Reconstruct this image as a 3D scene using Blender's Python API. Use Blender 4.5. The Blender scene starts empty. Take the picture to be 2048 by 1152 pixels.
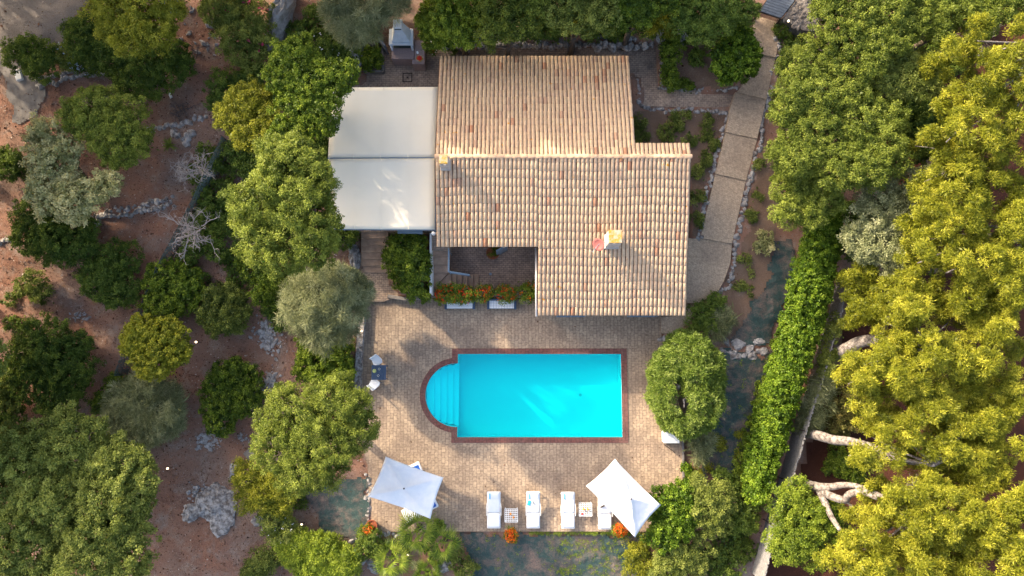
import bpy, bmesh, math, random
import numpy as np
from mathutils import Vector, noise, Matrix
random.seed(7); rng = np.random.default_rng(11)
R = math.radians
scene = bpy.context.scene
COL = scene.collection
# ---------------------------------------------------------------- camera, world, sun, exposure
H = 39.0; F = 1365.0; TILT = R(6.5)
cd = bpy.data.cameras.new('camera'); cam = bpy.data.objects.new('camera', cd); COL.objects.link(cam)
cam.location = (0, 0, H); cam.rotation_euler = (TILT, 0, 0)
cd.sensor_width = 36; cd.lens = 36 * F / 2048; cd.clip_end = 500
scene.camera = cam
SUN_EL = R(25); SUN_XY = Vector((-0.77, 0.64)).normalized()
w = bpy.data.worlds.new("World"); scene.world = w; w.use_nodes = True
nt = w.node_tree; sky = nt.nodes.new('ShaderNodeTexSky'); sky.sky_type = 'NISHITA'
sky.sun_disc = False; sky.sun_elevation = SUN_EL; sky.sun_rotation = math.atan2(SUN_XY.x, SUN_XY.y)
sky.dust_density = 6.5; sky.ozone_density = 1.0; sky.air_density = 1.0
nt.links.new(sky.outputs[0], nt.nodes['Background'].inputs[0]); nt.nodes['Background'].inputs[1].default_value = 0.15
sl = bpy.data.lights.new('sun', 'SUN'); so = bpy.data.objects.new('sun', sl); COL.objects.link(so)
sl.energy = 2.3; sl.angle = R(1.0); sl.color = (1.0, 0.84, 0.62)
so.rotation_euler = Vector((-SUN_XY.x * math.cos(SUN_EL), -SUN_XY.y * math.cos(SUN_EL), -math.sin(SUN_EL))).to_track_quat('-Z', 'Y').to_euler()
vs = scene.view_settings; vs.view_transform = 'Standard'; vs.look = 'None'; vs.gamma = 1.0; vs.exposure = 1.79
scene.render.engine = 'CYCLES'
cy = scene.cycles; cy.max_bounces = 8; cy.diffuse_bounces = 5; cy.glossy_bounces = 2; cy.transmission_bounces = 3; cy.transparent_max_bounces = 8

def ray(px, py):
    a, b = (px - 1024) / F, (576 - py) / F
    c, s = math.cos(TILT), math.sin(TILT)
    return a, b * c + s, b * s - c
def P(px, py, z=0.0):                       # photograph pixel + real height -> place in the world
    a, b, c = ray(px, py); t = (z - H) / c
    return Vector((a * t, b * t, z))
def M(rpx, z=0.0):                          # pixels -> metres at a height
    return rpx * (H - z) / F
# ---------------------------------------------------------------- materials
def mat(name, col, rough=0.8, col2=None, scale=6.0, detail=6, bump=0.0, bscale=30.0, tint=None, spec=0.3, metal=0.0, lo=.35, hi=.65):
    m = bpy.data.materials.new(name); m.use_nodes = True; n = m.node_tree.nodes; l = m.node_tree.links
    p = n['Principled BSDF']; p.inputs['Roughness'].default_value = rough
    p.inputs['Specular IOR Level'].default_value = spec; p.inputs['Metallic'].default_value = metal
    p.inputs['Base Color'].default_value = (*col, 1)
    geo = n.new('ShaderNodeNewGeometry')
    if col2:
        t = n.new('ShaderNodeTexNoise'); t.inputs['Scale'].default_value = scale; t.inputs['Detail'].default_value = detail; t.inputs['Roughness'].default_value = .65
        l.new(geo.outputs['Position'], t.inputs['Vector'])
        r = n.new('ShaderNodeMapRange'); r.inputs[1].default_value = lo; r.inputs[2].default_value = hi
        l.new(t.outputs[0], r.inputs[0])
        mx = n.new('ShaderNodeMix'); mx.data_type = 'RGBA'
        mx.inputs[6].default_value = (*col, 1); mx.inputs[7].default_value = (*col2, 1)
        l.new(r.outputs[0], mx.inputs[0]); out = mx.outputs[2]
        if tint:
            at = n.new('ShaderNodeAttribute'); at.attribute_name = 'tint'
            m2 = n.new('ShaderNodeMix'); m2.data_type = 'RGBA'
            l.new(at.outputs['Fac'], m2.inputs[0]); l.new(out, m2.inputs[6]); m2.inputs[7].default_value = (*tint, 1)
            out = m2.outputs[2]
        l.new(out, p.inputs['Base Color'])
    if bump:
        t = n.new('ShaderNodeTexNoise'); t.inputs['Scale'].default_value = bscale; t.inputs['Detail'].default_value = 6
        l.new(geo.outputs['Position'], t.inputs['Vector'])
        b = n.new('ShaderNodeBump'); b.inputs['Strength'].default_value = bump; b.inputs['Distance'].default_value = .05
        l.new(t.outputs[0], b.inputs['Height']); l.new(b.outputs[0], p.inputs['Normal'])
    return m
def ramp_mat(name, stops, rough=.9, trans=0.0):     # colour from the mesh's own 'tint' value
    m = bpy.data.materials.new(name); m.use_nodes = True; n = m.node_tree.nodes; l = m.node_tree.links
    at = n.new('ShaderNodeAttribute'); at.attribute_name = 'tint'
    r = n.new('ShaderNodeValToRGB'); cr = r.color_ramp
    for i, (pos, c) in enumerate(stops):
        e = cr.elements[i] if i < 2 else cr.elements.new(pos)
        e.position = pos; e.color = (*c, 1)
    l.new(at.outputs['Fac'], r.inputs[0])
    p = n['Principled BSDF']
    if trans:
        n.remove(p)
        d = n.new('ShaderNodeBsdfDiffuse'); t = n.new('ShaderNodeBsdfTranslucent'); x = n.new('ShaderNodeMixShader')
        g = n.new('ShaderNodeBsdfGlossy'); g.inputs['Roughness'].default_value = .45; g.inputs['Color'].default_value = (.9, .9, .9, 1)
        x2 = n.new('ShaderNodeMixShader'); x2.inputs[0].default_value = .012
        x.inputs[0].default_value = trans
        l.new(r.outputs[0], d.inputs[0]); l.new(r.outputs[0], t.inputs[0]); l.new(d.outputs[0], x.inputs[1]); l.new(t.outputs[0], x.inputs[2])
        l.new(x.outputs[0], x2.inputs[1]); l.new(g.outputs[0], x2.inputs[2])
        l.new(x2.outputs[0], n['Material Output'].inputs[0])
    else:
        p.inputs['Roughness'].default_value = rough; p.inputs['Specular IOR Level'].default_value = .2
        l.new(r.outputs[0], p.inputs['Base Color'])
    return m
def paver_mat(name, c1, c2, mortar, w=.29, h=.195, rot=90, stain=(.12, .10, .095), lo=.42, hi=.62, fine=1.0, rough=.85):
    m = bpy.data.materials.new(name); m.use_nodes = True; n = m.node_tree.nodes; l = m.node_tree.links
    p = n['Principled BSDF']; p.inputs['Roughness'].default_value = rough; p.inputs['Specular IOR Level'].default_value = .25
    geo = n.new('ShaderNodeNewGeometry'); mp = n.new('ShaderNodeMapping'); mp.inputs['Rotation'].default_value = (0, 0, R(rot))
    dn = n.new('ShaderNodeTexNoise'); dn.inputs['Scale'].default_value = 1.3
    l.new(geo.outputs['Position'], dn.inputs['Vector'])
    ad = n.new('ShaderNodeVectorMath'); ad.operation = 'MULTIPLY_ADD'; ad.inputs[1].default_value = (.07, .07, 0)
    l.new(dn.outputs['Color'], ad.inputs[0]); l.new(geo.outputs['Position'], ad.inputs[2])
    l.new(ad.outputs[0], mp.inputs[0])
    b = n.new('ShaderNodeTexBrick'); b.inputs['Scale'].default_value = 1; b.inputs['Brick Width'].default_value = w; b.inputs['Row Height'].default_value = h
    b.inputs['Mortar Size'].default_value = .011; b.inputs['Mortar Smooth'].default_value = .3; b.inputs['Bias'].default_value = 0
    b.inputs['Color1'].default_value = (*c1, 1); b.inputs['Color2'].default_value = (*c2, 1); b.inputs['Mortar'].default_value = (*mortar, 1)
    l.new(mp.outputs[0], b.inputs[0])
    t = n.new('ShaderNodeTexNoise'); t.inputs['Scale'].default_value = .42; t.inputs['Detail'].default_value = 7; t.inputs['Roughness'].default_value = .68
    l.new(geo.outputs['Position'], t.inputs['Vector'])
    r = n.new('ShaderNodeMapRange'); r.inputs[1].default_value = lo; r.inputs[2].default_value = hi; r.inputs[4].default_value = .75
    l.new(t.outputs[0], r.inputs[0])
    mx = n.new('ShaderNodeMix'); mx.data_type = 'RGBA'; l.new(r.outputs[0], mx.inputs[0]); l.new(b.outputs[0], mx.inputs[6]); mx.inputs[7].default_value = (*stain, 1)
    t2 = n.new('ShaderNodeTexNoise'); t2.inputs['Scale'].default_value = 9; t2.inputs['Detail'].default_value = 4
    l.new(geo.outputs['Position'], t2.inputs['Vector'])
    r2 = n.new('ShaderNodeMapRange'); r2.inputs[1].default_value = .3; r2.inputs[2].default_value = .7; r2.inputs[3].default_value = 1 - .28 * fine; r2.inputs[4].default_value = 1 + .2 * fine
    l.new(t2.outputs[0], r2.inputs[0])
    m3 = n.new('ShaderNodeVectorMath'); m3.operation = 'SCALE'; l.new(mx.outputs[2], m3.inputs[0]); l.new(r2.outputs[0], m3.inputs['Scale'])
    l.new(m3.outputs[0], p.inputs['Base Color'])
    bp = n.new('ShaderNodeBump'); bp.inputs['Strength'].default_value = .5; bp.inputs['Distance'].default_value = .01; bp.invert = True
    l.new(b.outputs['Fac'], bp.inputs['Height']); l.new(bp.outputs[0], p.inputs['Normal'])
    return m
def ground_mat(name, a, b, c, speck=(.45, .38, .33)):
    m = bpy.data.materials.new(name); m.use_nodes = True; n = m.node_tree.nodes; l = m.node_tree.links
    p = n['Principled BSDF']; p.inputs['Roughness'].default_value = .95; p.inputs['Specular IOR Level'].default_value = .1
    geo = n.new('ShaderNodeNewGeometry')
    def nz(s, d=6, r=.6):
        t = n.new('ShaderNodeTexNoise'); t.inputs['Scale'].default_value = s; t.inputs['Detail'].default_value = d; t.inputs['Roughness'].default_value = r
        l.new(geo.outputs['Position'], t.inputs['Vector']); return t.outputs[0]
    def mr(o, x, y, u=0., v=1.):
        r = n.new('ShaderNodeMapRange'); r.inputs[1].default_value = x; r.inputs[2].default_value = y; r.inputs[3].default_value = u; r.inputs[4].default_value = v
        l.new(o, r.inputs[0]); return r.outputs[0]
    def mix(f, x, y):
        k = n.new('ShaderNodeMix'); k.data_type = 'RGBA'; l.new(f, k.inputs[0])
        for i, v in ((6, x), (7, y)):
            if isinstance(v, tuple): k.inputs[i].default_value = (*v, 1)
            else: l.new(v, k.inputs[i])
        return k.outputs[2]
    o = mix(mr(nz(.28, 5), .4, .62), a, b)
    o = mix(mr(nz(1.1, 8, .7), .5, .68), o, c)
    o = mix(mr(nz(16, 3, .7), .62, .72, 0, .7), o, speck)
    o = mix(mr(nz(30, 4, .8), .35, .6, .55, 0.), o, (.03, .02, .015))
    l.new(o, p.inputs['Base Color'])
    bp = n.new('ShaderNodeBump'); bp.inputs['Strength'].default_value = .7; bp.inputs['Distance'].default_value = .06
    l.new(nz(14, 6, .8), bp.inputs['Height']); l.new(bp.outputs[0], p.inputs['Normal'])
    return m

MT = {}
MT['soil'] = ground_mat('soil', (.35, .175, .115), (.29, .185, .14), (.36, .275, .225))
MT['gravel'] = ground_mat('gravel', (.25, .22, .205), (.20, .18, .17), (.28, .24, .21), (.42, .39, .36))
MT['garden'] = ground_mat('garden_soil', (.24, .15, .10), (.18, .12, .09), (.26, .18, .13))
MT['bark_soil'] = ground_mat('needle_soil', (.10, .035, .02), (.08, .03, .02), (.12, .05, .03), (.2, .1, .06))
MT['paver'] = paver_mat('terrace_pavers', (.47, .35, .24), (.34, .25, .175), (.20, .15, .115), stain=(.17, .125, .10), lo=.42, hi=.66)
MT['patio'] = paver_mat('patio_pavers', (.50, .37, .27), (.40, .29, .215), (.19, .14, .105), rot=0, w=.24, h=.12)
MT['court'] = paver_mat('courtyard_pavers', (.52, .37, .28), (.42, .30, .23), (.18, .13, .10), rot=0, w=.24, h=.12)
MT['path'] = paver_mat('path_pavers', (.58, .44, .31), (.50, .37, .26), (.32, .24, .17), w=.2, h=.06, rot=8, stain=(.30, .225, .165))
MT['coping'] = paver_mat('coping_bricks', (.20, .08, .065), (.16, .065, .055), (.08, .04, .035), w=.33, h=.2, stain=(.17, .10, .085))
MT['steps'] = mat('step_bricks', (.46, .32, .23), .9, (.32, .22, .16), 3, bump=.4)
MT['rock'] = mat('limestone', (.44, .41, .385), .95, (.12, .10, .09), 4.2, 10, lo=.40, hi=.60, bump=1.0, bscale=14, tint=(.36, .34, .33))
MT['concrete'] = mat('concrete', (.25, .225, .205), .9, (.14, .125, .115), 2, bump=.2)
MT['white'] = mat('white_paint', (.80, .80, .79), .5)
MT['fabric'] = mat('white_fabric', (.97, .87, .69), .85, (.93, .83, .65), .5, bump=.05, bscale=60, lo=.3, hi=.7)
MT['cushion'] = mat('white_cushion', (.82, .82, .82), .8, (.76, .77, .79), 4)
MT['blue'] = mat('blue_cloth', (.03, .14, .55), .8)
MT['lightblue'] = mat('light_blue_cloth', (.20, .50, .80), .8)
MT['cyancloth'] = mat('turquoise_cloth', (.05, .5, .6), .8)
MT['navy'] = mat('blue_grey_top', (.035, .065, .12), .5, (.05, .08, .14), 5)
MT['black'] = mat('black_plastic', (.012, .012, .014), .4)
MT['wall'] = mat('rendered_wall', (.62, .55, .45), .9, (.52, .45, .37), 1.5, bump=.2)
MT['bluegrey'] = mat('blue_grey_metal', (.22, .29, .36), .45)
MT['terracotta'] = mat('terracotta', (.38, .11, .05), .8, (.26, .08, .04), 8)
MT['bark'] = mat('pine_bark', (.36, .32, .29), .95, (.10, .08, .07), 6, 10, bump=1.0, bscale=26, lo=.38, hi=.62)
MT['darkbark'] = mat('dark_bark', (.10, .075, .055), .95, (.06, .045, .035), 8, bump=.6)
MT['deadwood'] = mat('dead_wood', (.46, .40, .36), .9, (.30, .25, .22), 5)
MT['brownwood'] = mat('brown_twigs', (.15, .11, .10), .9, (.09, .07, .06), 5)
MT['glass'] = mat('window_glass', (.03, .04, .05), .08, spec=.6)
MT['granite'] = mat('pink_granite', (.33, .24, .22), .6, (.24, .17, .16), 20)
MT['bbq'] = mat('white_concrete', (.60, .64, .68), .8, (.50, .54, .58), 4)
MT['soot'] = mat('soot', (.05, .07, .07), .9)
MT['gate'] = mat('grey_blue_boards', (.10, .12, .15), .7, (.07, .085, .11), 6)
MT['gutter'] = mat('white_gutter', (.62, .58, .55), .5)
MT['copperish'] = mat('brown_fascia', (.16, .085, .055), .7)
MT['red'] = mat('red_flesh', (.62, .04, .02), .4)
MT['orangej'] = mat('orange_juice', (.85, .33, .01), .3)
MT['lemon'] = mat('pale_green_fruit', (.5, .55, .2), .4)
MT['dish'] = mat('faded_red_dish', (.42, .14, .12), .6)
MT['lichen'] = mat('orange_lichen', (.42, .25, .03), .9, (.42, .37, .29), 5, 8, bump=.5, lo=.42, hi=.58)
MT['rubble'] = mat('rubble_stone', (.20, .175, .155), .95, (.09, .075, .065), 5, bump=.9)
MT['chimney'] = mat('chimney_render', (.62, .58, .53), .95, (.42, .38, .35), 5, bump=.5)
MT['bluetarp'] = mat('blue_tarp', (.04, .22, .62), .6)
MT['iron'] = mat('rusty_iron', (.05, .035, .03), .8)
MT['reed'] = mat('weathered_reed', (.30, .29, .28), .95, (.17, .165, .17), 14, bump=.6)
MT['basin'] = mat('pool_paint', (.42, .72, .74), .6)
MT['stepp'] = mat('pool_step_paint', (.75, .93, .93), .6)
MT['basin2'] = mat('pool_drain', (.12, .45, .50), .6)
MT['tile'] = ramp_mat('roof_tile', [(0, (.11, .05, .035)), (1, (.68, .50, .32)), (.3, (.54, .36, .245)), (.6, (.62, .435, .28)), (.06, (.48, .22, .12))], .85)
n = MT['tile'].node_tree.nodes; l = MT['tile'].node_tree.links        # weathering and lichen specks on the tiles
geo = n.new('ShaderNodeNewGeometry'); t = n.new('ShaderNodeTexNoise'); t.inputs['Scale'].default_value = 5; t.inputs['Detail'].default_value = 8; t.inputs['Roughness'].default_value = .75
l.new(geo.outputs['Position'], t.inputs['Vector'])
r_ = n.new('ShaderNodeMapRange'); r_.inputs[1].default_value = .3; r_.inputs[2].default_value = .7; r_.inputs[3].default_value = .72; r_.inputs[4].default_value = 1.15
l.new(t.outputs[0], r_.inputs[0]); sc = n.new('ShaderNodeVectorMath'); sc.operation = 'SCALE'
src = [x for x in n if x.type == 'VALTORGB'][0]; l.new(src.outputs[0], sc.inputs[0]); l.new(r_.outputs[0], sc.inputs['Scale'])
t2 = n.new('ShaderNodeTexNoise'); t2.inputs['Scale'].default_value = 3.3; t2.inputs['Detail'].default_value = 3; l.new(geo.outputs['Position'], t2.inputs['Vector'])
r2 = n.new('ShaderNodeMapRange'); r2.inputs[1].default_value = .70; r2.inputs[2].default_value = .74; l.new(t2.outputs[0], r2.inputs[0])
mx = n.new('ShaderNodeMix'); mx.data_type = 'RGBA'; l.new(r2.outputs[0], mx.inputs[0]); l.new(sc.outputs[0], mx.inputs[6]); mx.inputs[7].default_value = (.6, .27, .04, 1)
l.new(mx.outputs[2], n['Principled BSDF'].inputs['Base Color'])
MT['litter'] = ramp_mat('leaf_litter', [(0, (.05, .025, .018)), (1, (.50, .44, .39)), (.5, (.17, .085, .05)), (.85, (.28, .17, .11))])
# water: clear tinted sheet with a soft reflection
m = bpy.data.materials.new('pool_water'); m.use_nodes = True; n = m.node_tree.nodes; l = m.node_tree.links; n.remove(n['Principled BSDF'])
tr = n.new('ShaderNodeBsdfTransparent'); tr.inputs[0].default_value = (.02, .97, .99, 1)
gl = n.new('ShaderNodeBsdfGlossy'); gl.inputs['Roughness'].default_value = .06; fr = n.new('ShaderNodeFresnel'); fr.inputs[0].default_value = 1.33
x = n.new('ShaderNodeMixShader'); tx = n.new('ShaderNodeTexNoise'); tx.inputs['Scale'].default_value = 3.5; tx.inputs['Detail'].default_value = 3
bp = n.new('ShaderNodeBump'); bp.inputs['Strength'].default_value = .25; bp.inputs['Distance'].default_value = .04
geo = n.new('ShaderNodeNewGeometry'); l.new(geo.outputs['Position'], tx.inputs['Vector']); l.new(tx.outputs[0], bp.inputs['Height'])
l.new(bp.outputs[0], gl.inputs['Normal']); l.new(bp.outputs[0], fr.inputs['Normal']); l.new(fr.outputs[0], x.inputs[0]); l.new(tr.outputs[0], x.inputs[1]); l.new(gl.outputs[0], x.inputs[2])
l.new(x.outputs[0], n['Material Output'].inputs[0]); MT['water'] = m
# see-through nets
def net_mat(name, col, hole, scale):
    m = bpy.data.materials.new(name); m.use_nodes = True; n = m.node_tree.nodes; l = m.node_tree.links; p = n['Principled BSDF']
    p.inputs['Base Color'].default_value = (*col, 1); p.inputs['Roughness'].default_value = .7
    geo = n.new('ShaderNodeNewGeometry'); t = n.new('ShaderNodeTexNoise'); t.inputs['Scale'].default_value = scale; l.new(geo.outputs['Position'], t.inputs['Vector'])
    r = n.new('ShaderNodeMapRange'); r.inputs[1].default_value = .4; r.inputs[2].default_value = .6; r.inputs[3].default_value = hole; r.inputs[4].default_value = 1
    l.new(t.outputs[0], r.inputs[0]); l.new(r.outputs[0], p.inputs['Alpha']); return m
MT['fencenet'] = net_mat('fence_net', (.13, .175, .16), .50, 7)
# shade cloth with soil lying on it
m = bpy.data.materials.new('ground_cloth'); m.use_nodes = True; n = m.node_tree.nodes; l = m.node_tree.links; p = n['Principled BSDF']; p.inputs['Roughness'].default_value = .75
geo = n.new('ShaderNodeNewGeometry'); t = n.new('ShaderNodeTexNoise'); t.inputs['Scale'].default_value = 1.1; t.inputs['Detail'].default_value = 12; t.inputs['Roughness'].default_value = .78; t.inputs['Distortion'].default_value = .25
l.new(geo.outputs['Position'], t.inputs['Vector']); r = n.new('ShaderNodeMapRange'); r.inputs[1].default_value = .46; r.inputs[2].default_value = .62; l.new(t.outputs[0], r.inputs[0])
mx = n.new('ShaderNodeMix'); mx.data_type = 'RGBA'; l.new(r.outputs[0], mx.inputs[0]); mx.inputs[6].default_value = (.024, .054, .049, 1); mx.inputs[7].default_value = (.15, .105, .085, 1)
t2 = n.new('ShaderNodeTexNoise'); t2.inputs['Scale'].default_value = 20; t2.inputs['Detail'].default_value = 4; l.new(geo.outputs['Position'], t2.inputs['Vector'])
r2 = n.new('ShaderNodeMapRange'); r2.inputs[1].default_value = .3; r2.inputs[2].default_value = .7; r2.inputs[3].default_value = .6; r2.inputs[4].default_value = 1.4; l.new(t2.outputs[0], r2.inputs[0])
sc = n.new('ShaderNodeVectorMath'); sc.operation = 'SCALE'; l.new(mx.outputs[2], sc.inputs[0]); l.new(r2.outputs[0], sc.inputs['Scale']); l.new(sc.outputs[0], p.inputs['Base Color'])
bp = n.new('ShaderNodeBump'); bp.inputs['Distance'].default_value = .12; bp.inputs['Strength'].default_value = 1.0; l.new(t.outputs[0], bp.inputs['Height']); l.new(bp.outputs[0], p.inputs['Normal']); MT['cloth'] = m
m = bpy.data.materials.new('lamp_glow'); m.use_nodes = True; p = m.node_tree.nodes['Principled BSDF']; p.inputs['Emission Color'].default_value = (1, .75, .45, 1); p.inputs['Emission Strength'].default_value = 1.6; MT['glow'] = m
# foliage
FOL = {
 'olive':  [(0, (.05, .075, .010)), (1, (.30, .34, .055)), (.5, (.15, .19, .025))],
 'olive2': [(0, (.06, .085, .015)), (1, (.34, .37, .08)), (.5, (.175, .21, .038))],
 'yellow': [(0, (.08, .095, .008)), (1, (.40, .38, .04)), (.5, (.23, .24, .02))],
 'dark':   [(0, (.036, .065, .011)), (1, (.20, .26, .04)), (.5, (.095, .145, .022))],
 'pale':   [(0, (.08, .09, .03)), (1, (.66, .60, .30)), (.5, (.32, .32, .12))],
 'grey':   [(0, (.09, .105, .04)), (1, (.46, .46, .25)), (.5, (.24, .26, .12))],
 'bright': [(0, (.042, .075, .009)), (1, (.31, .37, .04)), (.5, (.145, .205, .019))],
 'ivy':    [(0, (.03, .06, .006)), (1, (.25, .34, .03)), (.5, (.10, .175, .012))],
 'clip':   [(0, (.05, .08, .012)), (1, (.28, .34, .075)), (.5, (.12, .18, .022))],
 'pine':   [(0, (.075, .09, .006)), (1, (.46, .435, .045)), (.5, (.205, .22, .015))],
 'palm':   [(0, (.05, .09, .015)), (1, (.32, .38, .05)), (.5, (.15, .22, .022))],
 'brown':  [(0, (.07, .07, .02)), (1, (.25, .20, .06)), (.5, (.13, .13, .03))],
 'orangef': [(0, (.45, .05, .01)), (1, (.90, .28, .02)), (.5, (.75, .13, .01))],
 'redf':   [(0, (.55, .02, .01)), (1, (.85, .16, .02)), (.5, (.75, .05, .02))],
 'pinkf':  [(0, (.5, .04, .12)), (1, (.8, .15, .25))],
 'whitef': [(0, (.7, .7, .65)), (1, (.85, .85, .85))],
 'bluef':  [(0, (.45, .55, .75)), (1, (.70, .78, .88))],
}
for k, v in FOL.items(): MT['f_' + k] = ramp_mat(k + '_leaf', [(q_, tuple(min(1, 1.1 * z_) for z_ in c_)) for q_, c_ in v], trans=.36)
# ---------------------------------------------------------------- mesh helpers
class MB:
    def __init__(s): s.v = []; s.f = []; s.t = []
    def add(s, vs, fs, tint=0.):
        o = len(s.v); s.v.extend([tuple(v) for v in vs]); s.f.extend([tuple(i + o for i in f) for f in fs]); s.t.extend([tint] * len(fs))
    def box(s, c, d, rz=0, tint=0., rx=0):
        m = Matrix.Translation(Vector(c)) @ Matrix.Rotation(rz, 4, 'Z') @ Matrix.Rotation(rx, 4, 'X')
        vs = [m @ Vector((x * d[0] / 2, y * d[1] / 2, z * d[2] / 2)) for x in (-1, 1) for y in (-1, 1) for z in (-1, 1)]
        s.add(vs, [(0, 1, 3, 2), (4, 6, 7, 5), (0, 4, 5, 1), (2, 3, 7, 6), (0, 2, 6, 4), (1, 5, 7, 3)], tint)
    def tube(s, pts, rad, n=6, tint=0., cap=True):
        pts = [Vector(p) for p in pts]
        if not hasattr(rad, '__len__'): rad = [rad] * len(pts)
        o = []; a = None
        for i, p in enumerate(pts):
            d = (pts[min(i + 1, len(pts) - 1)] - pts[max(i - 1, 0)]).normalized()
            a = (d.cross(Vector((0, 0, 1)) if abs(d.z) < .9 else Vector((1, 0, 0)))) if a is None else (a - d * a.dot(d))
            a = a.normalized(); b = d.cross(a)
            o += [p + (a * math.cos(2 * math.pi * k / n) + b * math.sin(2 * math.pi * k / n)) * rad[i] for k in range(n)]
        fs = [(i * n + k, i * n + (k + 1) % n, (i + 1) * n + (k + 1) % n, (i + 1) * n + k) for i in range(len(pts) - 1) for k in range(n)]
        if cap: fs += [tuple(range(n))[::-1], tuple((len(pts) - 1) * n + k for k in range(n))]
        s.add(o, fs, tint)
    def prism(s, poly, z0, z1, tint=0.):     # poly of (x,y); z1 may be a list
        n = len(poly); zt = z1 if hasattr(z1, '__len__') else [z1] * n
        zb = z0 if hasattr(z0, '__len__') else [z0] * n
        vs = [(p[0], p[1], zb[i]) for i, p in enumerate(poly)] + [(p[0], p[1], zt[i]) for i, p in enumerate(poly)]
        ar = sum(poly[i][0] * poly[(i + 1) % n][1] - poly[(i + 1) % n][0] * poly[i][1] for i in range(n))
        top = tuple(range(n, 2 * n)); 
        if ar < 0: top = top[::-1]
        s.add(vs, [top, tuple(i - n for i in top)[::-1]] + [(i, (i + 1) % n, (i + 1) % n + n, i + n) for i in range(n)], tint)
    def cyl(s, c, r, h, n=20, r2=None, tint=0.):
        r2 = r if r2 is None else r2; c = Vector(c)
        s.tube([c, c + Vector((0, 0, h))], [r, r2], n, tint)
    def soft(s, c, d, rz=0, rx=0, e=.35, tint=0., nu=20, nv=9):   # rounded cushion (superellipsoid)
        m = Matrix.Translation(Vector(c)) @ Matrix.Rotation(rz, 4, 'Z') @ Matrix.Rotation(rx, 4, 'X')
        pw = lambda x, e: math.copysign(abs(x) ** e, x)
        vs = []
        for j in range(nv):
            b = -math.pi / 2 + math.pi * j / (nv - 1)
            for i in range(nu):
                a = 2 * math.pi * i / nu
                vs.append(m @ Vector((d[0] / 2 * pw(math.cos(b), .5) * pw(math.cos(a), e), d[1] / 2 * pw(math.cos(b), .5) * pw(math.sin(a), e), d[2] / 2 * pw(math.sin(b), .7))))
        s.add(vs, [(j * nu + i, j * nu + (i + 1) % nu, (j + 1) * nu + (i + 1) % nu, (j + 1) * nu + i) for j in range(nv - 1) for i in range(nu)], tint)
def setp(o, label=None, cat=None, group=None, kind=None):
    for k, v in (('label', label), ('category', cat), ('group', group), ('kind', kind)):
        if v: o[k] = v
    return o
def wloc(o):
    v = Vector((0, 0, 0))
    while o is not None: v += o.location; o = o.parent
    return v
def link(name, me, m, parent=None, smooth=False):
    if m is not None: me.materials.append(m)
    o = bpy.data.objects.new(name, me); COL.objects.link(o)
    if parent is not None: o.parent = parent
    if smooth: me.polygons.foreach_set('use_smooth', [True] * len(me.polygons))
    return o
def build(name, mb, m, parent=None, smooth=False, bevel=0, world=True):
    me = bpy.data.meshes.new(name); off = wloc(parent) if (parent is not None and world) else Vector((0, 0, 0))
    me.from_pydata([(v[0] - off.x, v[1] - off.y, v[2] - off.z) for v in mb.v], [], mb.f)
    at = me.attributes.new('tint', 'FLOAT', 'FACE'); at.data.foreach_set('value', mb.t); me.update()
    bm = bmesh.new(); bm.from_mesh(me); bmesh.ops.recalc_face_normals(bm, faces=bm.faces); bm.to_mesh(me); bm.free()
    o = link(name, me, m, parent, smooth)
    if bevel:
        b = o.modifiers.new('bevel', 'BEVEL'); b.width = bevel; b.segments = 2; b.limit_method = 'ANGLE'
    return o
def thing(name, label, cat, loc, group=None, rz=0):
    o = bpy.data.objects.new(name, None); COL.objects.link(o); o.location = loc; o.rotation_euler.z = rz
    o.empty_display_size = .2
    return setp(o, label, cat, group)
def dup(root, loc, rz, label):
    r = root.copy(); COL.objects.link(r); r.location = loc; r.rotation_euler.z = rz; r['label'] = label
    for ch in list(root.children):
        c = ch.copy(); COL.objects.link(c); c.parent = r
        for g in list(ch.children):
            d = g.copy(); COL.objects.link(d); d.parent = c
    return r
def quads_mesh(name, V, tint, m, parent=None):     # V: (n,4,3) numpy
    n = len(V); off = np.array(wloc(parent)) if parent is not None else np.zeros(3)
    me = bpy.data.meshes.new(name); me.vertices.add(4 * n); me.loops.add(4 * n); me.polygons.add(n)
    me.vertices.foreach_set('co', (V - off).astype(np.float32).ravel()); me.loops.foreach_set('vertex_index', np.arange(4 * n, dtype=np.int32))
    me.polygons.foreach_set('loop_start', np.arange(0, 4 * n, 4, dtype=np.int32)); 
    at = me.attributes.new('tint', 'FLOAT', 'FACE'); at.data.foreach_set('value', np.clip(tint, 0, 1).astype(np.float32))
    me.update(calc_edges=True); return link(name, me, m, parent)
def unit(a): return a / np.maximum(np.linalg.norm(a, axis=-1, keepdims=True), 1e-6)
def leafquads(pos, nrm, axis, L, W):
    ax = unit(axis - nrm * np.sum(axis * nrm, -1, keepdims=True)); sd = np.cross(nrm, ax)
    L = np.asarray(L).reshape(-1, 1); W = np.asarray(W).reshape(-1, 1)
    return np.stack([pos, pos + ax * L * .5 + sd * W * .5, pos + ax * L, pos + ax * L * .5 - sd * W * .5], 1)
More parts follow.
